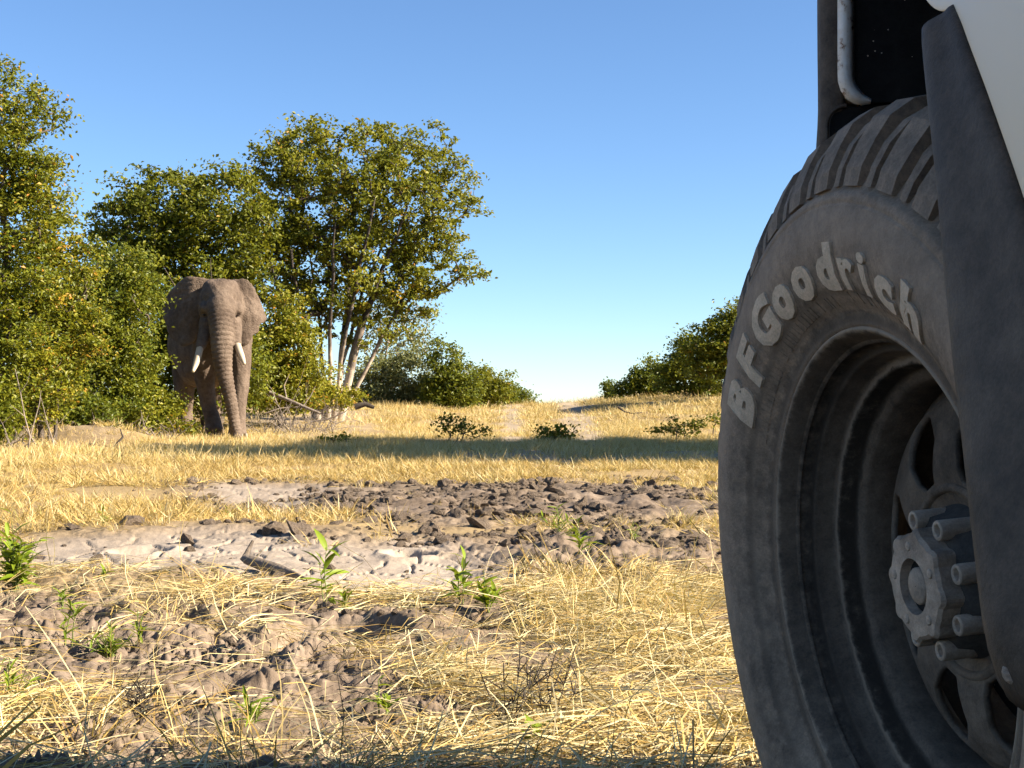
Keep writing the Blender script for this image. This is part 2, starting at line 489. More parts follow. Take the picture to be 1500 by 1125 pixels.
def tree(name, label, cat, base, blobs, n_twigs, n_leaves, leaf_size, lmat, bmat=None, stems=4, stem_top=0.33, spread=0.5, r_base=0.09,
         clump=0.26, seed=1, group=None, shell=0.55, bare=0.0, tmean=0.42, tvar=0.16, droop=0.0, stem_base=0.12, stem_min=0.35):
    """base: world point. blobs: (cx, cy, cz, rx, ry, rz) in metres relative to base: the crown's volume.
    Twigs are grown towards points spread through the crown, each from the nearest limb."""
    rng = np.random.default_rng(seed)
    B = np.array(blobs, float)
    vol = (B[:, 3] * B[:, 4] * B[:, 5]) ** 0.8
    pick = rng.choice(len(B), n_twigs, p=vol / vol.sum())
    d = rng.normal(size=(n_twigs, 3)); d /= np.linalg.norm(d, axis=1, keepdims=True)
    rad = np.where(rng.random(n_twigs) < shell, rng.uniform(0.78, 1.0, n_twigs), rng.random(n_twigs) ** 0.45 * 0.9)
    rad *= 1 + 0.10 * rng.normal(size=n_twigs)
    Tg = B[pick, :3] + d * rad[:, None] * B[pick, 3:]
    Tg[:, 2] = np.maximum(Tg[:, 2], 0.12)
    top = Tg[:, 2].max()
    ctr = (B[:, :3] * vol[:, None]).sum(0) / vol.sum()
    nodes = []; par = []; dirs = []
    for k in range(stems):
        a = 2 * math.pi * (k + rng.uniform(-.3, .3)) / stems
        p = np.array([math.cos(a) * stem_base, math.sin(a) * stem_base, -0.05])
        tgt = np.array([ctr[0] * 0.6 + math.cos(a) * spread, ctr[1] * 0.6 + math.sin(a) * spread, top * stem_top * rng.uniform(.75, 1.2)])
        prev = -1; m = 7
        kn = rng.normal(size=3) * 0.05 * top * 0.3
        for i in range(m + 1):
            t = i / m
            q = p + (tgt - p) * np.array([t ** 1.35, t ** 1.35, t]) + kn * math.sin(math.pi * t) + rng.normal(size=3) * 0.012 * top * 0.3
            nodes.append(q); par.append(prev); prev = len(nodes) - 1
    order = np.argsort(np.linalg.norm(Tg - np.array([0, 0, top * stem_top * .6]), axis=1))
    cap = len(nodes) + n_twigs * 4 + 4
    NA = np.zeros((cap, 3)); NA[:len(nodes)] = nodes; PA = np.full(cap, -1); PA[:len(par)] = par; cnt = len(nodes)
    first = cnt; ends = []
    for ti in order:
        t = Tg[ti]
        v = t - NA[:cnt]
        dist = np.linalg.norm(v, axis=1)
        cost = dist * (1 + 0.55 * np.clip(-(v[:, 2]) / (dist + 1e-6) + 0.15, 0, 1)) + 0.10 * np.linalg.norm(NA[:cnt] - np.array([0, 0, top * .25]), axis=1)
        low = NA[:cnt, 2] < min(0.12 * top, 0.5 * t[2]); cost[low] += 0.8
        j = int(cost.argmin())
        p = NA[j]; g = p - NA[PA[j]] if PA[j] >= 0 else np.array([0, 0, 1.0])
        g = g / (np.linalg.norm(g) + 1e-9)
        L = np.linalg.norm(t - p)
        c1 = p + g * L * 0.4; c2 = t - np.array([0, 0, 0.22 * L]) * (1 - droop)
        prev = j; m = 4 if L > 0.6 else 3
        for i in range(1, m + 1):
            u = i / m
            q = (1 - u) ** 3 * p + 3 * (1 - u) ** 2 * u * c1 + 3 * (1 - u) * u * u * c2 + u ** 3 * t
            if i < m: q = q + rng.normal(size=3) * 0.035 * L
            if cnt >= cap: break
            NA[cnt] = q; PA[cnt] = prev; prev = cnt; cnt += 1
        ends.append(prev)
    # pipe model radii
    w = np.zeros(cnt); w[ends] = 1.0
    for i in range(cnt - 1, -1, -1):
        if w[i] == 0: w[i] = 0.5
        if PA[i] >= 0: w[PA[i]] += w[i] if PA[i] != i else 0
    rr = w ** 0.46; rr = rr / rr[:first].max() * r_base; rr = np.maximum(rr, 0.0035); rr[:first] = np.maximum(rr[:first], r_base * stem_min * np.linspace(1, .55, first // stems)[np.arange(first) % (first // stems)])
    # chains
    child = {}
    for i in range(cnt):
        if PA[i] >= 0: child.setdefault(int(PA[i]), []).append(i)
    paths = []; starts = [(-1, i) for i in range(cnt) if PA[i] < 0]
    while starts:
        p0, i = starts.pop()
        ch = [] if p0 < 0 else [p0]
        cur = i
        while True:
            ch.append(cur); c = child.get(cur, [])
            if not c: break
            c = sorted(c, key=lambda z: -w[z])
            for o_ in c[1:]: starts.append((cur, o_))
            cur = c[0]
        if len(ch) > 1:
            r = rr[ch].copy()
            if p0 >= 0: r[0] = r[1]
            r[-1] *= 0.5
            if p0 < 0: r[0] *= 1.35
            paths.append((NA[ch], r))
    root = empty(name, base)
    tag(root, label, cat, group)
    V, F = tubes(paths, 7)
    mesh_np('trunk', V, F, bmat or BARK, root)
    # leaves along the outer twigs
    E = np.array(ends); E = E[rng.random(len(E)) >= bare]
    if n_leaves and len(E):
        k = rng.integers(0, len(E), n_leaves)
        e = E[k]; pa = PA[e]; gp = np.where(PA[pa] >= 0, PA[pa], pa)
        u = rng.random(n_leaves)[:, None] * 1.7
        pos = np.where(u < 1, NA[e] + (NA[pa] - NA[e]) * u, NA[pa] + (NA[gp] - NA[pa]) * (u - 1))
        sz = clump * (0.55 + 0.9 * rng.random(len(E)))[k][:, None]
        pos = pos + rng.normal(size=(n_leaves, 3)) * sz * np.array([1, 1, 0.5])
        pos[:, 2] = np.maximum(pos[:, 2], 0.03)
        ct = rng.normal(size=len(E)) * tvar * 0.75
        tint = np.clip(tmean + 0.05 + ct[k] + rng.normal(size=n_leaves) * tvar * 0.6, 0, 1)
        wild = rng.random(n_leaves) < 0.012; tint[wild] = 1.0
        V, F, tf = leaves(pos, leaf_size, rng, tint=tint)
        c = mesh_np('crown', V, F, lmat, root, smooth=False, tint=tf)
        c['kind'] = 'stuff'
    return root

def px_blobs(base, D, ells, depth=0.85):
    """crown volumes given as ellipses in photo pixels at the tree's own depth D"""
    out = []
    for e in ells:
        cx, cy, rx, ry = e[:4]; dy = e[4] if len(e) > 4 else 0.0
        p = at(cx, cy, D) - Vector(base)
        s = D / FPX
        out.append((p.x, p.y + dy, p.z, rx * s, rx * s * depth, ry * s))
    return out

def px_tree(name, label, cat, px, D, ells, depth=0.85, **k):
    b = on_ground(px, D)
    return tree(name, label, cat, b, px_blobs(b, D, ells, depth), **k)

def clone(o, loc, rz=0.0, sc=1.0, label=None):
    r = o.copy(); link(r); r.location = loc; r.rotation_euler = (0, 0, rz); r.scale = (sc,) * 3
    if label: r['label'] = label
    for c in o.children:
        d = c.copy(); link(d); d.parent = r
    return r

big = px_tree('mopane_tree', 'tall wide spreading tree with many pale stems fanning from one base', 'tree', 482, 36.0,
    [(520, 280, 150, 112), (440, 280, 95, 100), (615, 285, 92, 95), (640, 375, 68, 55), (395, 370, 75, 80), (500, 400, 130, 75), (590, 440, 75, 40), (455, 450, 60, 45), (540, 480, 60, 28)],
    n_twigs=900, n_leaves=45000, leaf_size=0.115, lmat=LEAF_OLIVE, bmat=None, stems=12, stem_top=0.60, spread=2.0, r_base=0.10, clump=0.135, seed=3, tmean=0.47, stem_base=0.34, shell=0.62, stem_min=0.6)
# the pale boles at the foot of the big tree carry lighter bark
[c for c in big.children if c.name.startswith('trunk')][0].data.materials.clear(); [c for c in big.children if c.name.startswith('trunk')][0].data.materials.append(mopane_bark())

px_tree('mopane_tree', 'leafy tree with rounded crown rising behind the elephant', 'tree', 318, 33.5,
    [(250, 320, 95, 75), (330, 320, 75, 90), (190, 350, 65, 70), (340, 420, 70, 70), (240, 420, 90, 70)],
    n_twigs=560, n_leaves=30000, leaf_size=0.115, lmat=LEAF_OLIVE, stems=7, stem_top=0.6, spread=1.5, r_base=0.07, clump=0.16, seed=5, tmean=0.42)
px_tree('mopane_tree', 'tallest dark leafy tree at the edge of the thicket, leaning over the mound', 'tree', -25, 20.5,
    [(-20, 200, 85, 120), (35, 210, 58, 95), (-60, 330, 110, 150), (25, 350, 62, 110), (60, 280, 48, 60), (-30, 500, 120, 120), (40, 470, 60, 90)],
    n_twigs=560, n_leaves=40000, leaf_size=0.068, lmat=LEAF_YELLOW, stems=5, stem_top=0.38, spread=0.45, r_base=0.07, clump=0.13, seed=7, tmean=0.40, tvar=0.2)
px_tree('mopane_sapling', 'slim open tree with orange-tinged leaves beside the soil mound', 'tree', 72, 21.5,
    [(95, 400, 52, 70), (70, 340, 40, 50), (110, 500, 50, 60), (60, 560, 55, 60)],
    n_twigs=230, n_leaves=15500, leaf_size=0.066, lmat=LEAF_YELLOW, stems=3, stem_top=0.42, spread=0.25, r_base=0.045, clump=0.12, seed=9, tmean=0.56, tvar=0.24)
px_tree('thicket_bush', 'dense bushy shrub filling the thicket next to the elephant', 'bush', 165, 25.0,
    [(165, 450, 62, 85), (195, 420, 40, 55), (140, 540, 75, 75), (195, 545, 42, 70), (110, 470, 55, 80), (165, 605, 80, 34)],
    n_twigs=430, n_leaves=33000, leaf_size=0.075, lmat=LEAF_GREEN, stems=6, stem_top=0.3, spread=0.5, r_base=0.05, clump=0.15, seed=13, tmean=0.55, tvar=0.2)
px_tree('thicket_bush', 'low leafy bush hiding the elephant\'s hind foot', 'bush', 240, 25.6,
    [(245, 605, 26, 30), (225, 600, 24, 36), (278, 624, 16, 12), (215, 560, 18, 36)],
    n_twigs=150, n_leaves=8500, leaf_size=0.066, lmat=LEAF_YELLOW, stems=5, stem_top=0.25, spread=0.25, r_base=0.022, clump=0.10, seed=17, tmean=0.5, tvar=0.2)
px_tree('thicket_bush', 'yellow-green bush between the elephant and the big tree', 'bush', 418, 32.0,
    [(410, 520, 48, 60), (445, 540, 40, 52), (385, 545, 40, 55), (420, 465, 36, 40), (415, 585, 60, 20)],
    n_twigs=330, n_leaves=22000, leaf_size=0.085, lmat=LEAF_YELLOW, stems=6, stem_top=0.25, spread=0.4, r_base=0.03, clump=0.15, seed=19, tmean=0.5)
px_tree('undergrowth_bush', 'low yellowish undergrowth hugging the stems of the big tree', 'bush', 455, 34.0,
    [(455, 575, 34, 22), (430, 570, 24, 28), (500, 582, 26, 14)],
    n_twigs=150, n_leaves=8500, leaf_size=0.08, lmat=LEAF_YELLOW, stems=5, stem_top=0.25, spread=0.3, r_base=0.02, clump=0.13, seed=20, tmean=0.6)
px_tree('undergrowth_bush', 'dark undergrowth between the slim tree and the soil mound', 'bush', 95, 23.4,
    [(95, 600, 55, 34), (60, 620, 40, 26), (130, 610, 40, 28), (30, 600, 45, 40)],
    n_twigs=240, n_leaves=15000, leaf_size=0.07, lmat=LEAF_GREEN, stems=6, stem_top=0.25, spread=0.4, r_base=0.02, clump=0.12, seed=22, tmean=0.42)
px_tree('undergrowth_bush', 'leafy undergrowth below the leaning tree at the thicket\'s edge', 'bush', -40, 20.0,
    [(-40, 600, 70, 50), (-100, 590, 60, 60), (5, 625, 35, 32)],
    n_twigs=220, n_leaves=13000, leaf_size=0.066, lmat=LEAF_YELLOW, stems=6, stem_top=0.25, spread=0.4, r_base=0.02, clump=0.12, seed=24, tmean=0.42)
px_tree('thicket_bush', 'deep bush closing the gap behind the leaning tree', 'bush', 60, 29.0,
    [(60, 480, 110, 110), (150, 430, 80, 90), (-60, 470, 110, 130), (60, 580, 130, 60)],
    n_twigs=380, n_leaves=24000, leaf_size=0.10, lmat=LEAF_GREEN, stems=6, stem_top=0.3, spread=0.6, r_base=0.05, clump=0.18, seed=23, tmean=0.4)
px_tree('thicket_bush', 'round bush behind the elephant\'s shoulder under the rounded crown', 'bush', 300, 30.0,
    [(300, 500, 75, 60), (250, 490, 60, 70), (340, 540, 60, 50), (270, 580, 90, 30)],
    n_twigs=300, n_leaves=19000, leaf_size=0.095, lmat=LEAF_GREEN, stems=5, stem_top=0.3, spread=0.5, r_base=0.04, clump=0.17, seed=29, tmean=0.5)
px_tree('bare_tree', 'half bare grey tree with thin pale branches behind the big tree', 'tree', 555, 47.0,
    [(550, 470, 50, 50), (600, 460, 45, 40), (580, 510, 60, 40)],
    n_twigs=230, n_leaves=3000, leaf_size=0.11, lmat=LEAF_DUSTY, bmat=BARK_PALE, stems=5, stem_top=0.4, spread=0.8, r_base=0.06, clump=0.2, seed=31, bare=0.4)
px_tree('dusty_bush', 'pale dusty bush veiled in dust beside the big tree\'s foot', 'bush', 560, 44.0,
    [(545, 560, 45, 38), (590, 550, 45, 44), (620, 570, 30, 28)],
    n_twigs=230, n_leaves=13000, leaf_size=0.10, lmat=LEAF_DUSTY, stems=6, stem_top=0.25, spread=0.6, r_base=0.03, clump=0.2, seed=37)
px_tree('field_shrub', 'upright green shrub at the end of the thicket on the skyline', 'bush', 658, 43.0,
    [(652, 540, 26, 50), (672, 565, 36, 34), (640, 575, 26, 24)],
    n_twigs=190, n_leaves=10000, leaf_size=0.10, lmat=LEAF_GREEN, stems=5, stem_top=0.25, spread=0.3, r_base=0.03, clump=0.15, seed=41, tmean=0.5)
px_tree('field_shrub', 'broad olive shrub with one twig reaching out toward the track', 'bush', 702, 46.0,
    [(702, 568, 36, 30), (725, 575, 22, 20), (738, 545, 8, 5)],
    n_twigs=160, n_leaves=8500, leaf_size=0.10, lmat=LEAF_OLIVE, stems=5, stem_top=0.25, spread=0.3, r_base=0.025, clump=0.15, seed=43)
px_tree('field_shrub', 'small low shrub farthest along the ridge beside the sandy track', 'bush', 750, 50.0,
    [(750, 583, 24, 16), (740, 572, 14, 10), (766, 588, 16, 8)],
    n_twigs=90, n_leaves=4200, leaf_size=0.10, lmat=LEAF_GREEN, stems=4, stem_top=0.25, spread=0.2, r_base=0.02, clump=0.14, seed=47)
px_tree('field_shrub', 'tall dark bush on the slope beside the tyre', 'bush', 1068, 40.0,
    [(1066, 500, 42, 50), (1040, 520, 40, 48), (1105, 510, 50, 60), (1085, 460, 30, 18)],
    n_twigs=330, n_leaves=19000, leaf_size=0.10, lmat=LEAF_OLIVE, stems=5, stem_top=0.28, spread=0.5, r_base=0.05, clump=0.16, seed=53, tmean=0.4)
px_tree('field_shrub', 'dark green bush with spiky top in the middle of the slope', 'bush', 1010, 43.0,
    [(1008, 530, 28, 42), (985, 550, 26, 30), (1035, 555, 30, 26)],
    n_twigs=190, n_leaves=10500, leaf_size=0.10, lmat=LEAF_GREEN, stems=5, stem_top=0.28, spread=0.3, r_base=0.03, clump=0.14, seed=59, tmean=0.44)
px_tree('field_shrub', 'dark bush tapering down the slope toward the ridge gap', 'bush', 945, 46.0,
    [(948, 553, 28, 28), (920, 566, 20, 18), (968, 560, 24, 24)],
    n_twigs=150, n_leaves=8000, leaf_size=0.10, lmat=LEAF_GREEN, stems=5, stem_top=0.25, spread=0.3, r_base=0.025, clump=0.14, seed=61, tmean=0.42)
last = px_tree('field_shrub', 'tiny dark shrub where the right slope meets the skyline', 'bush', 893, 49.0,
    [(893, 573, 10, 14), (902, 580, 10, 8)],
    n_twigs=50, n_leaves=1900, leaf_size=0.09, lmat=LEAF_GREEN, stems=3, stem_top=0.3, spread=0.1, r_base=0.015, clump=0.10, seed=67, tmean=0.42)

# trees beyond the frame on the sun's side: their shade lies across the field
shade = tree('shade_tree', 'spreading tree beyond the vehicle casting shade over the field', 'tree', (8.3, 17.2, gz(8.3, 17.2)),
    [(0, 0, 5.6, 3.0, 3.2, 1.7), (1.5, 1.2, 5.0, 2.2, 2.4, 1.5), (-0.6, -1.6, 5.2, 1.9, 1.9, 1.5), (.5, 0, 3.4, 1.8, 2.0, 1.1)],
    n_twigs=380, n_leaves=34000, leaf_size=0.14, lmat=LEAF_OLIVE, stems=4, stem_top=0.4, spread=0.7, r_base=0.11, clump=0.26, seed=71, group='trees on the sunny side of the field')
clone(shade, (7.6, 19.6, gz(7.6, 19.6)), 2.1, 0.7, 'shortest of the shade trees, half under the spreading one')
clone(shade, (11.0, 14.6, gz(11.0, 14.6)), 4.0, 0.8, 'middling shade tree standing apart, closest to the vehicle')
clone(shade, (9.8, 20.6, gz(9.8, 20.6)), 1.0, 1.0, 'tall shade tree behind the other shade trees, closest to the ridge')

GAIN = 0.60

# ------------------------------------------------------------------ elephant
def elephant_skin():
    m, nt, p = new_mat('elephant_skin')
    f1 = noise(nt, 2.2, 5, 0.6); f2 = noise(nt, 14, 6, 0.65)
    c = ramp(nt, [(0.36, (0.100, 0.070, 0.050)), (0.5, (0.175, 0.128, 0.094)), (0.66, (0.27, 0.205, 0.155))], mixc(nt, 0.4, f1, f2))
    nt.links.new(c, p.inputs['Base Color'])
    p.inputs['Roughness'].default_value = 0.85
    p.inputs['Specular IOR Level'].default_value = 0.2
    tc = nt.nodes.new('ShaderNodeTexCoord')
    v = N(nt, 'ShaderNodeTexVoronoi', Scale=13.0); v.feature = 'DISTANCE_TO_EDGE'
    mp = nt.nodes.new('ShaderNodeMapping'); mp.inputs['Scale'].default_value = (1, 1, 2.1)
    nt.links.new(tc.outputs['Object'], mp.inputs[0]); nt.links.new(mp.outputs[0], v.inputs['Vector'])
    h = mathn(nt, 'ADD', mathn(nt, 'MINIMUM', v.outputs['Distance'], 0.14), mathn(nt, 'MULTIPLY', f2, 0.25))
    bump(nt, p, h, 0.62, 0.055)
    return m

def tube_solid(pts, rad, sx=1.0, k=20, sub=6):
    """closed tube through pts; rad per point or (rx, ry) pairs; smooth interpolation"""
    P = np.array(pts, float); Rr = np.array([(r, r) if np.isscalar(r) else r for r in rad], float)
    n = len(P); t = np.linspace(0, n - 1, (n - 1) * sub + 1)
    def cr(A):
        out = []
        for u in t:
            i = min(int(u), n - 2); f = u - i
            a, b, c, d = A[max(i - 1, 0)], A[i], A[i + 1], A[min(i + 2, n - 1)]
            out.append(0.5 * (2 * b + (c - a) * f + (2 * a - 5 * b + 4 * c - d) * f * f + (3 * b - a - 3 * c + d) * f ** 3))
        return np.array(out)
    C = cr(P); Q = cr(Rr)
    d = np.gradient(C, axis=0); d /= np.linalg.norm(d, axis=1, keepdims=True)
    X = np.array([1.0, 0, 0]); a = X - d * (d @ X)[:, None]; a /= np.linalg.norm(a, axis=1, keepdims=True); b = np.cross(d, a)
    th = np.arange(k) * 2 * math.pi / k
    V = (C[:, None] + np.cos(th)[None, :, None] * a[:, None] * Q[:, 0, None, None] + np.sin(th)[None, :, None] * b[:, None] * Q[:, 1, None, None]).reshape(-1, 3)
    m = len(C)
    F = []
    for i in range(m - 1):
        for j in range(k):
            F.append((i * k + j, i * k + (j + 1) % k, (i + 1) * k + (j + 1) % k, (i + 1) * k + j))
    V = np.vstack([V, C[0] - d[0] * Q[0].min() * 0.5, C[-1] + d[-1] * Q[-1].min() * 0.5])
    for j in range(k):
        F.append((len(V) - 2, (j + 1) % k, j)); F.append((len(V) - 1, (m - 1) * k + j, (m - 1) * k + (j + 1) % k))
    return V, F, C

def build_elephant(loc):
    rootE = empty('elephant', loc, 0.0)
    tag(rootE, 'grey-brown bull elephant with white tusks walking out of the thicket', 'elephant')
    bm = bmesh.new()
    def add(V, F):
        vs = [bm.verts.new(v) for v in V]
        for f in F:
            try: bm.faces.new([vs[i] for i in f])
            except ValueError: pass
    def ellipsoid(c, r, rot=(0, 0, 0)):
        b = bmesh.new(); bmesh.ops.create_icosphere(b, subdivisions=3, radius=1)
        M = Matrix.Translation(c) @ Euler(rot).to_matrix().to_4x4() @ Matrix.Diagonal((*r, 1))
        V = [M @ v.co for v in b.verts]; F = [[v.index for v in f.verts] for f in b.faces]; b.free()
        add(V, F)
    # the animal faces -Y (towards the viewer); x to the viewer's right
    # trunk of the body, rump swung to the viewer's left
    V, F, _ = tube_solid([(-.10, .25, 2.05), (-.16, .7, 1.98), (-.30, 1.3, 1.88), (-.46, 2.0, 1.93), (-.60, 2.7, 1.92), (-.66, 3.05, 1.75)],
                         [(.50, .62), (.66, .80), (.77, .84), (.76, .83), (.60, .74), (.30, .42)], k=28); add(V, F)
    ellipsoid((-.10, .45, 2.35), (.48, .55, .45))       # withers
    # neck and skull
    V, F, _ = tube_solid([(-.10, .5, 2.35), (-.11, .0, 2.55), (-.12, -.35, 2.62)], [(.46, .55), (.44, .56), (.40, .50)]); add(V, F)
    ellipsoid((-.12, -.42, 2.72), (.40, .44, .38))
    ellipsoid((-.27, -.40, 2.90), (.20, .30, .19)); ellipsoid((.03, -.40, 2.90), (.20, .30, .19))  # twin domes
    ellipsoid((-.12, -.68, 2.60), (.27, .26, .30))      # forehead
    ellipsoid((-.42, -.58, 2.48), (.13, .26, .17)); ellipsoid((.18, -.58, 2.48), (.13, .26, .17))  # brow ridges
    ellipsoid((-.40, -.55, 2.15), (.14, .30, .30)); ellipsoid((.14, -.55, 2.15), (.14, .30, .30))  # cheeks
    ellipsoid((-.12, -.30, 1.95), (.22, .40, .22))      # jaw
    # proboscis
    trunk_pts = [(-.12, -.74, 2.58), (-.11, -.92, 2.30), (-.10, -1.04, 1.98), (-.10, -1.08, 1.66), (-.07, -1.10, 1.32), (.00, -1.12, 1.0), (.07, -1.12, .68), (.12, -1.12, .38), (.17, -1.15, .13), (.16, -1.24, .03)]
    V, F, TC = tube_solid(trunk_pts, [.27, .255, .225, .20, .165, .135, .12, .11, .10, .07], k=22, sub=8); add(V, F)
    # tusk sockets
    V, F, _ = tube_solid([(-.34, -.62, 2.2), (-.47, -.88, 1.85), (-.50, -.98, 1.72)], [.16, .115, .085]); add(V, F)
    V, F, _ = tube_solid([(.10, -.62, 2.2), (.17, -.88, 1.88), (.19, -.97, 1.78)], [.16, .105, .078]); add(V, F)
    # legs
    V, F, _ = tube_solid([(.20, .35, 2.0), (.24, .22, 1.5), (.25, .12, 1.0), (.22, .0, .62), (.20, -.10, .30), (.20, -.14, .08)], [(.30, .42), (.225, .32), (.175, .22), (.145, .17), (.155, .165), (.19, .20)]); add(V, F)
    V, F, _ = tube_solid([(-.42, .35, 2.0), (-.45, .40, 1.5), (-.42, .48, 1.05), (-.36, .52, .65), (-.27, .40, .32), (-.24, .28, .10)], [(.32, .42), (.24, .33), (.18, .22), (.155, .17), (.165, .18), (.20, .22)]); add(V, F)
    V, F, _ = tube_solid([(-.78, 2.5, 1.8), (-.86, 2.3, 1.35), (-.88, 2.25, .95), (-.86, 2.45, .6), (-.85, 2.40, .28), (-.85, 2.33, .08)], [(.36, .46), (.27, .36), (.21, .24), (.16, .18), (.165, .18), (.20, .21)]); add(V, F)
    V, F, _ = tube_solid([(-.32, 2.7, 1.8), (-.28, 2.75, 1.35), (-.26, 2.85, .95), (-.27, 3.05, .6), (-.28, 2.95, .28), (-.28, 2.88, .08)], [(.36, .46), (.27, .36), (.20, .24), (.155, .18), (.165, .18), (.20, .21)]); add(V, F)
    ellipsoid((-.45, 1.6, 1.45), (.55, 1.1, .45))       # belly
    # ears: a thick wavy sheet from an outline, rooted at the side of the skull
    def ear(outline, root_xy, ymid, side):
        O = np.array(outline, float)                    # (x, z) clockwise from the upper root
        n = len(O); sub = 7
        pts = []
        for i in range(n):
            a, b, c, d = O[i - 1], O[i], O[(i + 1) % n], O[(i + 2) % n]
            for f in np.linspace(0, 1, sub, endpoint=False):
                pts.append(0.5 * (2 * b + (c - a) * f + (2 * a - 5 * b + 4 * c - d) * f * f + (3 * b - a - 3 * c + d) * f ** 3))
        pts = np.array(pts); m = len(pts)
        ctr = pts.mean(0)
        rings = [0.0001, .35, .65, .88, 1.0]
        Vf = []
        for s_ in rings:
            q = ctr + (pts - ctr) * s_
            ox = np.abs(q[:, 0] - root_xy)              # distance from the root
            y = ymid + (0.62 if side < 0 else 0.46) * ox ** 1.1 - 0.17 * np.sin(np.clip(ox / 0.85, 0, 1.2) * math.pi) + 0.035 * np.sin(q[:, 1] * 9 + ox * 4) * ox
            Vf.append((q, y))
        for sgn in (1,):
            V = []; 
            for (q, y), s_ in zip(Vf, rings):
                th = 0.034 if s_ < 0.95 else 0.02
                V += [(q[i, 0], y[i] - th, q[i, 1]) for i in range(m)]
            nb = len(V)
            for (q, y), s_ in zip(Vf, rings):
                th = 0.034 if s_ < 0.95 else 0.02
                V += [(q[i, 0], y[i] + th, q[i, 1]) for i in range(m)]
            F = []
            for r_ in range(len(rings) - 1):
                for i in range(m):
                    j = (i + 1) % m
                    F.append((r_ * m + i, r_ * m + j, (r_ + 1) * m + j, (r_ + 1) * m + i))
                    F.append((nb + r_ * m + i, nb + (r_ + 1) * m + i, nb + (r_ + 1) * m + j, nb + r_ * m + j))
            L_ = (len(rings) - 1) * m
            for i in range(m):
                j = (i + 1) % m
                F.append((L_ + i, L_ + j, nb + L_ + j, nb + L_ + i))
            F.append(tuple(range(m))); F.append(tuple(nb + i for i in range(m - 1, -1, -1)))
            add(V, F)
    ear([(-.16, 3.04), (-.50, 3.14), (-.78, 3.16), (-1.0, 3.0), (-1.20, 2.76), (-1.27, 2.50), (-1.19, 2.26), (-1.13, 2.05), (-1.0, 1.90), (-.85, 1.80), (-.66, 1.86), (-.52, 2.05), (-.42, 2.3), (-.34, 2.6)], -.40, -.10, -1)
    ear([(-.04, 3.04), (.20, 3.12), (.36, 3.12), (.50, 2.98), (.60, 2.80), (.68, 2.60), (.76, 2.38), (.72, 2.28), (.62, 2.24), (.60, 2.08), (.50, 2.03), (.44, 1.90), (.30, 1.80), (.20, 1.86), (.14, 2.05), (.13, 2.3), (.10, 2.6)], .10, -.16, 1)
    me = bpy.data.meshes.new('body'); bmesh.ops.recalc_face_normals(bm, faces=bm.faces[:]); bm.to_mesh(me); bm.free()
    body = link(bpy.data.objects.new('body', me), rootE)
    body.parent = None
    rm = body.modifiers.new('r', 'REMESH'); rm.mode = 'VOXEL'; rm.voxel_size = 0.021
    sm = body.modifiers.new('s', 'CORRECTIVE_SMOOTH'); sm.factor = 0.6; sm.iterations = 5; sm.use_only_smooth = True
    from_modifiers(body)
    me = body.data; n = len(me.vertices)
    co = np.empty(n * 3, np.float32); me.vertices.foreach_get('co', co); co = co.reshape(-1, 3).astype(float)
    nm = np.empty(n * 3, np.float32); me.vertices.foreach_get('normal', nm); nm = nm.reshape(-1, 3).astype(float)
    # rings on the trunk
    seg = np.concatenate([[0], np.cumsum(np.linalg.norm(np.diff(TC, axis=0), axis=1))])
    dd = np.full(n, 9.0); tt = np.zeros(n)
    for i in range(len(TC)):
        d = np.linalg.norm(co - TC[i], axis=1); m = d < dd; dd[m] = d[m]; tt[m] = seg[i] + (co[m] - TC[i]) @ ((TC[min(i + 1, len(TC) - 1)] - TC[max(i - 1, 0)]) / max(1e-6, np.linalg.norm(TC[min(i + 1, len(TC) - 1)] - TC[max(i - 1, 0)])))
    near = sstep(0.36, 0.26, dd) * sstep(0.1, 0.3, tt) * (nm[:, 1] < 0.5)
    ph = tt * 2 * math.pi / 0.082 + 1.1 * pn(co[:, 0] * 9, co[:, 2] * 4, 7)
    disp = near * 0.009 * (np.abs(np.sin(ph * 0.5)) * 2 - 1.2)
    # loose folds on legs, shoulders and ears
    fold = pn(co[:, 0] * 7 + co[:, 1] * 5, co[:, 2] * 3.0, 31) + 0.6 * pn(co[:, 0] * 16 + co[:, 1] * 9, co[:, 2] * 8, 33)
    disp += (1 - near) * 0.010 * fold
    earm = (np.abs(co[:, 0] + .12) > 0.5) & (co[:, 2] > 1.75) & (co[:, 1] < .5)
    disp += earm * 0.004 * np.sin(np.arctan2(co[:, 2] - 3.0, np.abs(co[:, 0] + .12) - .2) * 26 + 2 * pn(co[:, 0] * 3, co[:, 2] * 3, 3))
    # eye hollows
    for ex in (-.44, .20):
        d = np.linalg.norm((co - np.array([ex, -.74, 2.36])) / np.array([1, 1.6, 1.0]), axis=1)
        disp -= 0.03 * np.exp(-(d / 0.09) ** 2)
    co += nm * disp[:, None]
    me.vertices.foreach_set('co', co.astype(np.float32).ravel())
    me.polygons.foreach_set('use_smooth', np.ones(len(me.polygons), bool))
    me.materials.clear(); me.materials.append(elephant_skin()); me.update()
    body.name = 'body'; body.parent = rootE
    iv = simple_mat('ivory', (0.55, 0.44, 0.30), (0.74, 0.64, 0.48), 5, 0.45, 0.2, 0.005)
    for pts in ([(-.50, -.96, 1.76), (-.535, -1.04, 1.60), (-.575, -1.12, 1.44), (-.63, -1.24, 1.28)], [(.18, -.94, 1.82), (.215, -1.03, 1.70), (.265, -1.12, 1.56), (.31, -1.20, 1.43)]):
        V, F, _ = tube_solid(pts, [.066, .064, .056, .028], k=14)
        bm = bmesh.new(); vs = [bm.verts.new(v) for v in V]
        for f in F: bm.faces.new([vs[i] for i in f])
        bm_obj('tusk', bm, iv, rootE)
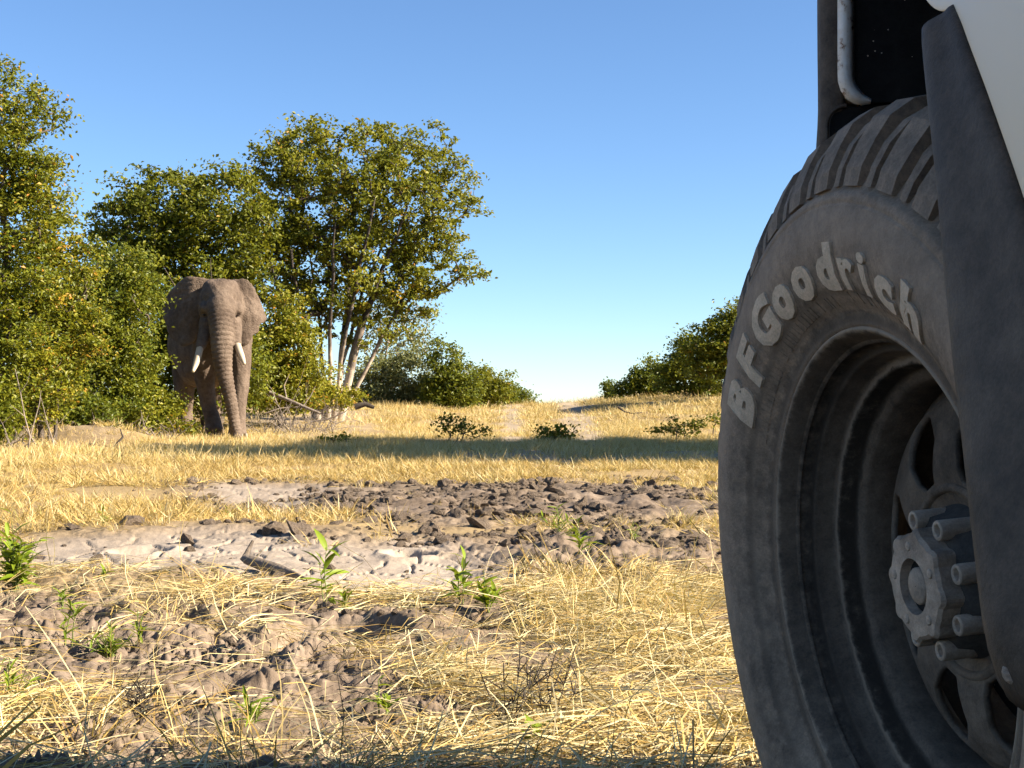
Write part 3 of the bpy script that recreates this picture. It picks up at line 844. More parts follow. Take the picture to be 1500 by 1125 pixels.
    em, ent, ep = new_mat('elephant_eye'); ep.inputs['Base Color'].default_value = (0.02, 0.012, 0.008, 1); ep.inputs['Roughness'].default_value = 0.15
    for ex in (-.435, .195):
        bm = bmesh.new(); bmesh.ops.create_uvsphere(bm, u_segments=12, v_segments=8, radius=0.03)
        e = bm_obj('eye', bm, em, rootE); e.location = (ex, -.755, 2.37); e.scale = (1, .8, .7)
    nail = simple_mat('toenail', (0.24, 0.19, 0.14), (0.34, 0.28, 0.21), 9, 0.7)
    for fx, fy, r_ in ((.20, -.14, .195), (-.24, .28, .205)):
        for a in (-60, -22, 18, 56):
            bm = bmesh.new(); bmesh.ops.create_uvsphere(bm, u_segments=10, v_segments=6, radius=0.045)
            e = bm_obj('toenail', bm, nail, rootE); e.location = (fx + math.sin(R(a)) * r_, fy - math.cos(R(a)) * r_, .075); e.scale = (1, .5, 1.1); e.rotation_euler = (0, 0, R(a))
    return rootE
EL_D = 26.7
elephant = build_elephant(on_ground(333, EL_D))
elephant.rotation_euler = (0, 0, R(12))

GAIN = 1.0
# ------------------------------------------------------------------ the vehicle
HUB = Vector((0.30613, 1.12664, CAMZ - 0.14896))      # centre of the rim's outer lip
AX_N = Vector((-0.98076127, -0.17644796, -0.08350715)); AX_U = Vector((-0.08218764, -0.01478631, 0.99650718)); AX_D = Vector((math.cos(1.39279136), -math.sin(1.39279136), 0))
YAW = R(-8)                                            # the body heads 8 degrees to the right of the view
car = empty('off_road_vehicle', (HUB.x, HUB.y, 0.0), YAW)
tag(car, 'white off-road vehicle with black trim and big dusty front tyre', 'vehicle')
CAR_M = Matrix.Translation((HUB.x, HUB.y, 0)) @ Euler((0, 0, YAW)).to_matrix().to_4x4()
CAR_I = CAR_M.inverted()
# wheel frame: x = AX_D, y = AX_U, z = AX_N (outward)
W_M = Matrix(((AX_D.x, AX_U.x, AX_N.x, HUB.x), (AX_D.y, AX_U.y, AX_N.y, HUB.y), (AX_D.z, AX_U.z, AX_N.z, HUB.z), (0, 0, 0, 1)))
W_L = CAR_I @ W_M

def rubber_mat(name, ca, cb, dust, amount, bs=0.35, rings=None):
    """dusty surface: fine grit, blotches of dust and, for turned parts, ragged rings of darker or paler colour at given radii"""
    m, nt, p = new_mat(name)
    f = noise(nt, 16, 8, 0.65); g = noise(nt, 420, 4, 0.75); big_ = noise(nt, 5.0, 6, 0.65); mid = noise(nt, 60, 6, 0.7)
    base = ramp(nt, [(0.34, ca), (0.66, cb)], f)
    dm = mathn(nt, 'MULTIPLY', ramp(nt, [(0.38, (0, 0, 0)), (0.66, (1, 1, 1))], mixc(nt, 0.35, big_, mid)), amount)
    c = mixc(nt, dm, base, dust)
    grit = ramp(nt, [(0.30, (0.55, 0.55, 0.55)), (0.5, (1, 1, 1)), (0.72, (1.55, 1.5, 1.45))], mixc(nt, 0.45, g, mid))
    c = mixc(nt, 0.8, c, grit, 'MULTIPLY')
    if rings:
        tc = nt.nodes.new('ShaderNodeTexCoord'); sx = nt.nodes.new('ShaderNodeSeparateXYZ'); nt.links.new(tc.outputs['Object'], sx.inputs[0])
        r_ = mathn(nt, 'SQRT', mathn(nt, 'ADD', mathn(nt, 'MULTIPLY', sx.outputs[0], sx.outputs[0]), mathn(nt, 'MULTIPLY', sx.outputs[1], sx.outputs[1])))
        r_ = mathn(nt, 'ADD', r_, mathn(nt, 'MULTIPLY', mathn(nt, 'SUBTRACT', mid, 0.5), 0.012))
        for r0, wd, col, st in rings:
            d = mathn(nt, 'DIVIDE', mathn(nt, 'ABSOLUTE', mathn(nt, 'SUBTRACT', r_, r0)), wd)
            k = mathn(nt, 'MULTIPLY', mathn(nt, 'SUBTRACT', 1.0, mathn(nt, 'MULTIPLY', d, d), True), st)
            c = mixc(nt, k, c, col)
    nt.links.new(c, p.inputs['Base Color'])
    p.inputs['Roughness'].default_value = 0.78
    p.inputs['Specular IOR Level'].default_value = 0.15
    bump(nt, p, mathn(nt, 'ADD', g, mathn(nt, 'MULTIPLY', mid, 1.5)), bs, 0.0022)
    return m
DUST = (0.48, 0.345, 0.235)
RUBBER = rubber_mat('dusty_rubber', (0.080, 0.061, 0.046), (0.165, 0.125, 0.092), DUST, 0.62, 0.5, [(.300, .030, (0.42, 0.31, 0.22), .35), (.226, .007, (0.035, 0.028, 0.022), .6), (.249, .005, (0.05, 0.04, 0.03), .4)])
TREAD = rubber_mat('tread_rubber', (0.065, 0.052, 0.042), (0.19, 0.150, 0.115), DUST, 0.55, 0.6)
LETTER = rubber_mat('letter_rubber', (0.46, 0.35, 0.245), (0.60, 0.46, 0.325), (0.64, 0.50, 0.36), 0.6)
STEEL = rubber_mat('dusty_steel', (0.050, 0.039, 0.030), (0.105, 0.080, 0.060), (0.27, 0.20, 0.14), 0.5, 0.4, [(.218, .005, (0.34, 0.26, 0.185), .75), (.2005, .006, (0.022, 0.017, 0.013), .85), (.1865, .0035, (0.26, 0.20, 0.145), .6), (.1815, .0045, (0.020, 0.016, 0.012), .8)])  # rings: darker in the grooves, paler on the lip and step edge
STEEL_DK = rubber_mat('dark_steel', (0.02, 0.019, 0.018), (0.05, 0.046, 0.042), (0.14, 0.118, 0.095), 0.35, 0.2)
HUBM = rubber_mat('hub_metal', (0.16, 0.12, 0.09), (0.42, 0.33, 0.25), (0.50, 0.39, 0.29), 0.5, 0.6)
HUBM.node_tree.nodes['Principled BSDF'].inputs['Metallic'].default_value = 0.1
HUBM.node_tree.nodes['Principled BSDF'].inputs['Roughness'].default_value = 0.5
PLASTIC = rubber_mat('black_plastic', (0.050, 0.037, 0.027), (0.090, 0.066, 0.047), (0.19, 0.14, 0.10), 0.35, 0.3)
PLASTIC.node_tree.nodes['Principled BSDF'].inputs['Roughness'].default_value = 0.6
LINER = rubber_mat('arch_liner', (0.006, 0.006, 0.006), (0.014, 0.013, 0.012), (0.10, 0.085, 0.07), 0.10, 0.5)
# mud flecks on the liner
def flecks(m):
    nt = m.node_tree; p = nt.nodes['Principled BSDF']
    old = p.inputs['Base Color'].links[0].from_socket
    tc = nt.nodes.new('ShaderNodeTexCoord')
    v = N(nt, 'ShaderNodeTexVoronoi', Scale=120.0); nt.links.new(tc.outputs['Object'], v.inputs['Vector'])
    sep = nt.nodes.new('ShaderNodeSeparateColor'); nt.links.new(v.outputs['Color'], sep.inputs[0])
    spot = mathn(nt, 'MULTIPLY', mathn(nt, 'LESS_THAN', v.outputs['Distance'], mathn(nt, 'MULTIPLY', sep.outputs[1], 0.24)), mathn(nt, 'GREATER_THAN', sep.outputs[0], 0.66))
    nt.links.new(mixc(nt, spot, old, (0.42, 0.35, 0.28)), p.inputs['Base Color'])
flecks(LINER)
PAINT, _pnt, _pp = new_mat('cream_paint')
_f = noise(_pnt, 30, 5, 0.6); _g = noise(_pnt, 2.5, 4)
_c = mixc(_pnt, mathn(_pnt, 'MULTIPLY', _g, 0.6), (0.92, 0.75, 0.54), (0.84, 0.66, 0.46))
tc_ = _pnt.nodes.new('ShaderNodeTexCoord'); v_ = N(_pnt, 'ShaderNodeTexVoronoi', Scale=38.0); _pnt.links.new(tc_.outputs['Object'], v_.inputs['Vector'])
_sp = _pnt.nodes.new('ShaderNodeSeparateColor'); _pnt.links.new(v_.outputs['Color'], _sp.inputs[0])
_spot = mathn(_pnt, 'MULTIPLY', mathn(_pnt, 'LESS_THAN', v_.outputs['Distance'], 0.09), mathn(_pnt, 'GREATER_THAN', _sp.outputs[0], 0.72))
_pnt.links.new(mixc(_pnt, _spot, _c, (0.20, 0.16, 0.12)), _pp.inputs['Base Color'])
_pp.inputs['Roughness'].default_value = 0.42; _pp.inputs['Specular IOR Level'].default_value = 0.2
RUSTW, _rnt, _rp = new_mat('rusty_white_edge')
_rf = noise(_rnt, 60, 6, 0.7)
_rnt.links.new(ramp(_rnt, [(0.40, (0.70, 0.66, 0.60)), (0.56, (0.62, 0.55, 0.46)), (0.64, (0.16, 0.07, 0.03))], _rf), _rp.inputs['Base Color'])
_rp.inputs['Roughness'].default_value = 0.6
bump(_rnt, _rp, _rf, 0.5, 0.004)
GLASS, _gn, _gp = new_mat('dark_glass'); _gp.inputs['Base Color'].default_value = (0.02, 0.025, 0.03, 1); _gp.inputs['Roughness'].default_value = 0.05

def lathe(profile, n=120, closed=False):
    """profile: (r, z) pairs turned about local z"""
    P = np.array(profile, float); t = np.arange(n) * 2 * math.pi / n
    V = np.stack([P[:, None, 0] * np.cos(t), P[:, None, 0] * np.sin(t), np.repeat(P[:, 1:2], n, 1)], -1).reshape(-1, 3)
    k = len(P); i = np.arange(k - 1)[:, None] * n + np.arange(n)[None]; j = np.arange(k - 1)[:, None] * n + (np.arange(n)[None] + 1) % n
    F = np.stack([i, i + n, j + n, j], -1).reshape(-1, 4)
    return V, F

def crspline(P, sub=5):
    P = np.array(P, float); n = len(P); out = []
    for i in range(n - 1):
        a, b, c, d = P[max(i - 1, 0)], P[i], P[i + 1], P[min(i + 2, n - 1)]
        for f in np.linspace(0, 1, sub, endpoint=False):
            out.append(0.5 * (2 * b + (c - a) * f + (2 * a - 5 * b + 4 * c - d) * f * f + (3 * b - a - 3 * c + d) * f ** 3))
    out.append(P[-1]); return np.array(out)

# sidewall: (radius, outward) from bead to shoulder; z = 0 at the rim lip
SIDE = crspline([(.206, -.020), (.212, -.004), (.219, .0065), (.2245, .008), (.232, .0100), (.245, .0205), (.262, .0295), (.285, .0350), (.305, .0342), (.316, .0315)], 4)
SIDE2 = [(.3163, .0315), (.3175, .0296), (.3195, .0294), (.3207, .0300), (.327, .0270), (.3285, .0225), (.345, .0125), (.362, .004), (.376, -.010), (.383, -.028), (.3855, -.06), (.3862, -.105), (.3855, -.15), (.383, -.182), (.376, -.20), (.345, -.223), (.30, -.238), (.26, -.232), (.225, -.216), (.206, -.19)]
def side_z(r):
    a = np.vstack([SIDE, SIDE2[:9]])
    return np.interp(r, a[:, 0], a[:, 1])

def make_tyre(parent, M, lugs=True, text=True):
    V, F = lathe(np.vstack([SIDE, SIDE2]), 160)
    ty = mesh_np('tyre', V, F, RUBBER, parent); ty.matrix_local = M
    if lugs:
        def lug(w, r0, prof, name_mesh):
            # prof: (r, z) outer line; extruded inwards to just below the carcass
            bm = bmesh.new(); rows = []
            for (r_, z_), (rb, zb) in prof:
                ww = w * 0.5
                row = []
                for (rr_, zz_, f) in ((r_, z_, 0.82), (rb, zb, 1.0)):
                    for sgn in (-1, 1):
                        a = sgn * ww * f
                        row.append(bm.verts.new((rr_ * math.sin(a), rr_ * math.cos(a), zz_)))
                rows.append(row)
            for A, B in zip(rows, rows[1:]):
                bm.faces.new((A[0], A[1], B[1], B[0])); bm.faces.new((A[2], A[0], B[0], B[2])); bm.faces.new((A[1], A[3], B[3], B[1]))
            for A in (rows[0], rows[-1]): bm.faces.new((A[0], A[1], A[3], A[2]))
            me = bpy.data.meshes.new(name_mesh); bmesh.ops.recalc_face_normals(bm, faces=bm.faces[:])
            bm.to_mesh(me); bm.free()
            for p_ in me.polygons: p_.use_smooth = False
            me.materials.append(TREAD); return me
        P1 = [((.3315, .0250), (.330, .010)), ((.346, .0215), (.343, .004)), ((.366, .0105), (.358, -.006)), ((.384, -.002), (.37, -.02)), ((.396, -.022), (.378, -.034)), ((.3995, -.052), (.381, -.052)), ((.400, -.092), (.382, -.092))]
        P2 = [((.3315, .0240), (.330, .010)), ((.346, .0195), (.343, .004)), ((.364, .0095), (.358, -.006)), ((.380, -.006), (.37, -.02)), ((.390, -.026), (.378, -.034)), ((.392, -.05), (.381, -.05))]
        big_l = lug(R(5.4), 0, P1, 'tread_block'); small_l = lug(R(1.9), 0, P2, 'tread_bar')
        for k in range(36):
            for me, off in ((big_l, 0.0), (small_l, 4.9)):
                o = link(bpy.data.objects.new('tread_block', me), ty)
                o.rotation_euler = (0, 0, R(k * 10 + off + 1.0))
    if text:
        word = 'BFGoodrich'
        angs = [143.4, 132.6, 120.0, 109.6, 99.0, 87.6, 79.6, 72.6, 65.0, 55.6]
        for ch, a in zip(word, angs):
            cu = bpy.data.curves.new('letter', 'FONT'); cu.body = ch; cu.size = 0.054; cu.align_x = 'CENTER'; cu.extrude = 0.0016; cu.offset = 0.0031 if ch not in 'ri' else 0.0019; cu.bevel_depth = 0.0; cu.resolution_u = 3
            tmp = bpy.data.objects.new('letter', cu); COL.objects.link(tmp)
            dg = bpy.context.evaluated_depsgraph_get(); dg.update()
            me = bpy.data.meshes.new_from_object(tmp.evaluated_get(dg), depsgraph=dg)
            bpy.data.objects.remove(tmp)
            bm = bmesh.new(); bm.from_mesh(me)
            bmesh.ops.subdivide_edges(bm, edges=[e for e in bm.edges if e.calc_length() > 0.008], cuts=2)
            for v in bm.verts:
                x, y, z = v.co
                y = y * 0.92
                x = (x + 0.10 * (y - .017)) * 1.24 if ch not in 'ri' else x * 1.22
                r_ = 0.2515 + y
                th = R(a) - x / 0.272
                zz = float(side_z(r_)) + (0.0026 if z > 0 else -0.004)
                v.co = (r_ * math.cos(th), r_ * math.sin(th), zz)
            bm.to_mesh(me); bm.free()
            me.materials.clear(); me.materials.append(LETTER)
            me.name = 'raised_letter'
            lo = link(bpy.data.objects.new('raised_letter', me), ty)
            b_ = lo.modifiers.new('b', 'BEVEL'); b_.width = 0.0008; b_.segments = 1; b_.limit_method = 'ANGLE'
        # the small moulded line of marks nearer the rim, too worn to read
        rng = np.random.default_rng(4)
        bm = bmesh.new()
        for a0, a1, r0, r1 in ((92, 150, .2365, .2455), (60, 84, .2385, .2475)):
            a = a0
            while a < a1:
                w = rng.uniform(.55, 1.5)
                if rng.random() < .86:
                    q = []
                    for (aa, rr_) in ((a, r0), (a + w, r0), (a + w, r1), (a, r1)):
                        th = R(aa); q.append((rr_ * math.cos(th), rr_ * math.sin(th), float(side_z(rr_))))
                    up = [bm.verts.new((x, y, z + .0007)) for x, y, z in q]; dn = [bm.verts.new((x, y, z - .003)) for x, y, z in q]
                    bm.faces.new(up)
                    for i in range(4): bm.faces.new((dn[i], dn[(i + 1) % 4], up[(i + 1) % 4], up[i]))
                a += w + rng.uniform(.35, 0.9)
        mk = bm_obj('moulded_marks', bm, RUBBER, ty, False); mk['kind'] = 'stuff'
    return ty

def make_rim(parent, M):
    prof = crspline([(.204, -.012), (.2125, -.004), (.2175, .0015), (.2185, .0055), (.2160, .0070), (.2125, .0035), (.2075, -.008), (.204, -.018)], 4)
    barrel = [(.2025, -.0215), (.2005, -.0228), (.1975, -.0235), (.1965, -.0242), (.1955, -.026), (.1925, -.040), (.1915, -.0418), (.1895, -.0424), (.1850, -.0430), (.1838, -.0436), (.1830, -.045), (.1815, -.058), (.1808, -.0592), (.1790, -.0600), (.1735, -.0625), (.170, -.066), (.1685, -.085), (.168, -.12), (.18, -.17), (.2, -.2), (.215, -.205)]
    V, F = lathe(np.vstack([prof, barrel]), 140)
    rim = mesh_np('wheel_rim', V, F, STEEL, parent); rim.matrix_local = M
    # disc with eight rounded triangular openings: a polar grid with cells left out, then thickened
    def disc_z(r):
        return np.interp(r, [.0, .045, .06, .075, .095, .115, .135, .152, .160, .170], [-.078, -.078, -.076, -.070, -.0665, -.069, -.074, -.082, -.092, -.100])
    rs = np.linspace(.035, .170, 44); ths = np.radians(np.arange(0, 360, 1.0))
    bm = bmesh.new(); grid = [[bm.verts.new((r_ * math.cos(t), r_ * math.sin(t), float(disc_z(r_)))) for t in ths] for r_ in rs]
    def inside(r_, t):
        a = ((math.degrees(t) - 117) + 22.5) % 45 - 22.5
        x = math.radians(a) * r_; y = r_ - .117
        # rounded triangle pointing inwards
        w = .030 * (0.95 + (y - .004) / .06)
        return abs(x) < w and (x / .029) ** 2 + ((y - .001) / .0335) ** 2 < 1.0
    for i in range(len(rs) - 1):
        for j in range(len(ths)):
            k = (j + 1) % len(ths)
            if not inside((rs[i] + rs[i + 1]) / 2, ths[j] + .0087):
                bm.faces.new((grid[i][j], grid[i + 1][j], grid[i + 1][k], grid[i][k]))
    for v in [v for v in bm.verts if not v.link_faces]: bm.verts.remove(v)
    bnd = [v for v in bm.verts if any(len(e.link_faces) == 1 for e in v.link_edges) and .08 < math.hypot(v.co.x, v.co.y) < .16]
    for _ in range(4):
        newc = {}
        for v in bnd:
            nb = [e.other_vert(v) for e in v.link_edges if len(e.link_faces) == 1]
            if len(nb) == 2: newc[v] = v.co * .5 + (nb[0].co + nb[1].co) * .25
        for v, c in newc.items(): v.co = c
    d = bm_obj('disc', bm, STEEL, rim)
    so = d.modifiers.new('s', 'SOLIDIFY'); so.thickness = 0.006; so.offset = -1
    # dark brake drum behind the openings
    V, F = lathe([(.001, -.135), (.12, -.135), (.145, -.14), (.15, -.16), (.15, -.21), (.001, -.21)], 60)
    mesh_np('brake_drum', V, F, LINER, rim)
    # hub: dark bolted housing, pale locking plate, centre cap
    V, F = lathe([(.0655, -.082), (.064, -.070), (.058, -.064), (.0555, -.050), (.048, -.046), (.030, -.045), (.0005, -.045)], 48)
    mesh_np('hub_housing', V, F, STEEL_DK, rim)
    # lobed plate
    bm = bmesh.new(); n = 120; top = []; bot = []; edge = []
    for i in range(n):
        t = 2 * math.pi * i / n
        lob = .044 + .0048 * max(0, math.cos(8 * (t - R(83)))) ** 1.2
        top.append(bm.verts.new(((lob - .003) * math.cos(t), (lob - .003) * math.sin(t), -.0275)))
        edge.append(bm.verts.new((lob * math.cos(t), lob * math.sin(t), -.0305)))
        bot.append(bm.verts.new((lob * math.cos(t), lob * math.sin(t), -.047)))
    inn = [bm.verts.new((.0235 * math.cos(2 * math.pi * i / n), .0235 * math.sin(2 * math.pi * i / n), -.0265)) for i in range(n)]
    inn2 = [bm.verts.new((.0225 * math.cos(2 * math.pi * i / n), .0225 * math.sin(2 * math.pi * i / n), -.036)) for i in range(n)]
    for i in range(n):
        k = (i + 1) % n
        for A, B in ((bot, edge), (edge, top), (top, inn), (inn, inn2)): bm.faces.new((A[i], A[k], B[k], B[i]))
    bm.faces.new(inn2)
    bm_obj('locking_plate', bm, HUBM, rim, False)
    V, F = lathe([(.0223, -.0352), (.0005, -.0350)], 40); mesh_np('cap_recess', V, F, LINER, rim)
    V, F = lathe([(.0155, -.036), (.0155, -.031), (.0140, -.0295), (.0005, -.029)], 40)
    mesh_np('hub_cap', V, F, rubber_mat('cap', (.16, .13, .10), (.24, .2, .16), DUST, .5), rim)
    V, F = lathe([(.0086, -.060), (.0086, -.0295), (.0078, -.0282), (.0054, -.0282), (.0047, -.0295), (.0047, -.039), (.0005, -.039)], 20)
    nut = None
    for k in range(8):
        a = R(61 + 45 * k)
        if nut is None:
            nut = mesh_np('socket_bolt', V, F, HUBM, rim); o = nut
        else:
            o = link(nut.copy(), rim)
        o.location = (.0545 * math.cos(a), .0545 * math.sin(a), -.010)
    V, F = lathe([(.0042, -.032), (.0042, -.0262), (.003, -.0255), (.0005, -.0255)], 12)
    nut = None
    for k in range(5):
        a = R(25 + 72 * k)
        if nut is None: nut = mesh_np('plate_screw', V, F, HUBM, rim); o = nut
        else: o = link(nut.copy(), rim)
        o.location = (.0335 * math.cos(a), .0335 * math.sin(a), -.0005)
    # curved bead of weld round the hub seat
    V, F = lathe([(.074, -.072), (.0755, -.0665), (.079, -.0655), (.082, -.068)], 60)
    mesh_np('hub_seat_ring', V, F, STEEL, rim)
    return rim

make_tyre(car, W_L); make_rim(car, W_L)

def lp(px, py, Y):
    """car-local point seen at pixel px, py at depth Y"""
    return CAR_I @ at(px, py, Y)

def box(name, lo, hi, mat, parent=car, bw=0.01, seg=3):
    bm = bmesh.new(); bmesh.ops.create_cube(bm, size=1)
    for v in bm.verts: v.co = Vector([lo[i] + (v.co[i] + .5) * (hi[i] - lo[i]) for i in range(3)])
    if bw: bmesh.ops.bevel(bm, geom=bm.edges[:], offset=bw, segments=seg, affect='EDGES', profile=.6)
    return bm_obj(name, bm, mat, parent)

def sheet(name, rows, mat, thick=0.004, parent=car, sub=0, offset=0):
    """rows of points -> quad sheet given thickness"""
    bm = bmesh.new(); G = [[bm.verts.new(p) for p in r_] for r_ in rows]
    for A, B in zip(G, G[1:]):
        for i in range(len(A) - 1): bm.faces.new((A[i], A[i + 1], B[i + 1], B[i]))
    o = bm_obj(name, bm, mat, parent)
    if sub:
        m = o.modifiers.new('s', 'SUBSURF'); m.levels = m.render_levels = sub
    m = o.modifiers.new('t', 'SOLIDIFY'); m.thickness = thick; m.offset = offset
    return o

# rear half of the wheel-arch trim: a moulded strip from the arch edge back to the body panel
lip_px = [(1352, 44, .87), (1362, 150, .835), (1376, 270, .79), (1388, 420, .76), (1401, 560, .737), (1412, 650, .715), (1421, 740, .697), (1434, 850, .672), (1447, 955, .652)]
joint_px = [(1399, 6, .845), (1416, 60, .80), (1440, 120, .765), (1470, 205, .73), (1502, 295, .70), (1540, 420, .665), (1575, 590, .635), (1590, 800, .61), (1590, 1040, .59)]
rows = []
for (a, b, Y), (c, d, Y2) in zip(lip_px, joint_px):
    p = lp(a, b, Y); q = lp(c, d, Y2)
    inner = p + Vector((.035, .012, .0))
    m1 = p.lerp(q, .30) + Vector((-.0045, -.004, 0)); m2 = p.lerp(q, .62) + Vector((.0010, -.001, 0)); m3 = p.lerp(q, .86) + Vector((-.002, -.002, 0))
    rows.append([inner, p + Vector((.004, .003, 0)), p, p + (q - p) * .05 + Vector((-.002, -.002, 0)), m1, m2, m3, q, q + Vector((.006, .012, 0))])
# closing lower edge
last_ = rows[-1]; rows.append([v + Vector((.012, .012, -.022)) for v in last_])
first_ = rows[0]; rows.insert(0, [v + Vector((.014, .016, -.002)) for v in first_]); rows.insert(1, [v + Vector((.0012, .001, .0)) for v in first_])
fl = sheet('wheel_arch_trim', rows, PLASTIC, 0.003, sub=1)
# trim screw near the lower end
p_ = lp(1487, 985, .64)
V, F = lathe([(.006, -.002), (.006, .001), (.004, .003), (.0005, .003)], 16)
sc_ = mesh_np('trim_screw', V, F, HUBM, car); sc_.location = p_; sc_.rotation_euler = (R(90), 0, R(-20))

# cream body side: front wing with its arch cut out, door and sill behind
PX = 0.012
def wing():
    bm = bmesh.new()
    low = [lp(c, d, Y2) for c, d, Y2 in joint_px[::-1]] + [lp(*q) for q in ((1380, 23, .895), (1357, 8, .95), (1342, -30, 1.0), (1322, -120, 1.08))]
    arch = [(v.y, v.z) for v in low] + [(.06, 1.02), (.22, 1.07), (.36, 1.10), (.43, 1.11), (.466, 1.12)]
    xs = [v.x - .001 for v in low] + [PX] * 5
    outer = [(-.66, .40), (-.66, .5), (-.66, .62), (-.66, .76), (-.655, .86), (-.65, .95), (-.645, 1.02), (-.63, 1.10), (-.60, 1.16), (-.5, 1.2), (-.40, 1.205), (-.3, 1.21), (-.2, 1.215), (0, 1.215), (.22, 1.20), (.42, 1.18), (.6, 1.16), (.74, 1.13)]
    G = []
    for (s0, z0), (s1, z1), x0 in zip(arch, outer, xs):
        row = []
        for t in (0, .03, .3, .7, 1):
            s_ = s0 + (s1 - s0) * t; z_ = z0 + (z1 - z0) * t
            row.append(bm.verts.new((x0 + (PX - x0) * t + .03 * max(0, z_ - .9), s_, z_)))
        G.append(row)
    ret0 = [bm.verts.new(v[0].co + Vector((.003, .0, 0.0))) for v in G]; ret = [bm.verts.new(v[0].co + Vector((.028, 0, 0.004))) for v in G]
    for i in range(len(G) - 1):
        A, B = G[i], G[i + 1]
        for k in range(4): bm.faces.new((A[k], A[k + 1], B[k + 1], B[k]))
        bm.faces.new((ret0[i], A[0], B[0], ret0[i + 1])); bm.faces.new((ret[i], ret0[i], ret0[i + 1], ret[i + 1]))
    o = bm_obj('front_wing', bm, PAINT, car)
    m = o.modifiers.new('s', 'SUBSURF'); m.levels = m.render_levels = 2
    m = o.modifiers.new('t', 'SOLIDIFY'); m.thickness = 0.003; m.offset = -1
    return o
wing()
# far end of the arch: white painted return edge, dark liner behind it, black trim outside, bumper end below
def far_arch():
    s0 = .462
    # liner closing plate with rounded lower corner
    bm = bmesh.new(); pts = [(PX + .006, 1.16)] + [(PX + .006 + .03 * (1 - math.cos(a)), .925 - .03 * math.sin(a)) for a in np.linspace(0, math.pi / 2, 7)] + [(.42, .893), (.42, 1.16)]
    bm.faces.new([bm.verts.new((x, s0, z)) for x, z in pts])
    o = bm_obj('arch_liner', bm, LINER, car, False); m = o.modifiers.new('t', 'SOLIDIFY'); m.thickness = .006
    # painted edge: a half-round bead following the corner
    path = [(PX + .004, s0 - .006, 1.17), (PX + .004, s0 - .006, 1.05), (PX + .004, s0 - .006, .93)] + [(PX + .004 + .028 * (1 - math.cos(a)), s0 - .006, .925 - .030 * math.sin(a)) for a in np.linspace(.15, math.pi / 2, 6)]
    V, F = tubes([(np.array(path), np.array([.0095] * (len(path) - 3) + [.008, .006, .003]))], 10)
    mesh_np('return_edge', V, F, RUSTW, car)
    V = V.copy()
    box('wing_front', (PX + .002, s0 + .004, .90), (PX + .05, .73, 1.13), PAINT, bw=.012)
    # black trim outside the edge
    rows = []
    for z, xo, ds in ((1.2, -.0125, .02), (1.05, -.0125, .02), (.95, -.012, .022), (.89, -.0105, .024), (.865, -.0125, .026), (.80, -.016, .03), (.70, -.018, .034)):
        rows.append([(PX + .004, s0 + ds - .012, z), (PX - .004, s0 + ds - .014, z), (xo, s0 + ds - .006, z), (xo - .001, s0 + ds + .03, z), (PX, s0 + ds + .08, z)])
    sheet('front_arch_trim', rows, PLASTIC, .003, sub=1)
    # bumper end, rounded upper corner, mud flecked
    bm = bmesh.new(); c = .022
    prof = [(.0, .52)] + [(.0 + c * (1 - math.cos(a)), .872 + c * math.sin(a)) for a in np.linspace(0, math.pi / 2, 7)] + [(.9, .894), (.9, .52)]
    f1 = [bm.verts.new((x - .002, s0 + .010, z)) for x, z in prof]; f2 = [bm.verts.new((x + .03, .86, z - .01)) for x, z in prof]
    bm.faces.new(f1); bm.faces.new(f2[::-1])
    for i in range(len(prof)): bm.faces.new((f1[i], f1[(i + 1) % len(prof)], f2[(i + 1) % len(prof)], f2[i]))
    o = bm_obj('front_bumper', bm, LINER, car, False); bevel(o, .004, 2)
    V, F = tubes([(np.array([(x - .004, s0 + .008, z) for x, z in prof[:-2]]), np.full(len(prof) - 2, .0026))], 8)
    mesh_np('bumper_edge', V, F, PLASTIC, car)
far_arch()
box('bumper_bracket', (.035, .485, .70), (.9, .60, 1.0), LINER, bw=.004)
# body mass: engine bay, bonnet, grille, cab, doors, roof
box('engine_bay', (.40, -.75, .50), (1.45, .70, 1.10), LINER, bw=.03)
box('wheel_well', (.36, -.62, .42), (.405, .50, 1.14), LINER, bw=.005)
box('arch_roof', (PX + .045, -.60, 1.12), (.42, .72, 1.135), LINER, bw=.004)
rows = []
for s_, zc in ((-.62, 1.27), (-.2, 1.265), (.3, 1.235), (.62, 1.19), (.735, 1.12), (.755, 1.02)):
    rows.append([(PX + .01, s_, zc - .065), (PX + .04, s_, zc - .025), (.25, s_, zc), (.925, s_, zc + .02), (1.6, s_, zc), (1.81, s_, zc - .025), (1.84, s_, zc - .065)])
sheet('bonnet', rows, PAINT, .004, sub=2)
box('grille', (.25, .70, .80), (1.6, .765, 1.08), PLASTIC, bw=.01)
for x in (.30, 1.42):
    V, F = lathe([(.10, .0), (.095, .02), (.07, .035), (.0005, .045)], 32)
    h_ = mesh_np('headlight', V, F, GLASS, car); h_.location = (x + .06, .76, .94); h_.rotation_euler = (R(-90), 0, 0)
box('far_wing', (1.80, -.62, .60), (1.845, .73, 1.20), PAINT, bw=.012)
box('bumper_bar', (.1, .62, .55), (1.75, .88, .80), PLASTIC, bw=.03)
box('door', (PX, -1.70, .52), (PX + .06, -.625, 1.22), PAINT, bw=.012)
box('rear_door', (PX, -2.66, .52), (PX + .06, -1.71, 1.22), PAINT, bw=.012)
box('rear_quarter', (PX, -3.75, .62), (PX + .06, -2.67, 1.22), PAINT, bw=.012)
box('far_side', (1.79, -3.75, .52), (1.845, -.625, 1.22), PAINT, bw=.012)
box('floor_pan', (.05, -3.72, .46), (1.80, -.60, .53), LINER, bw=.01)
box('dashboard', (.08, -.75, .55), (1.78, -.62, 1.25), PLASTIC, bw=.02)
box('sill', (PX + .02, -2.62, .40), (PX + .12, -.64, .50), PLASTIC, bw=.012)
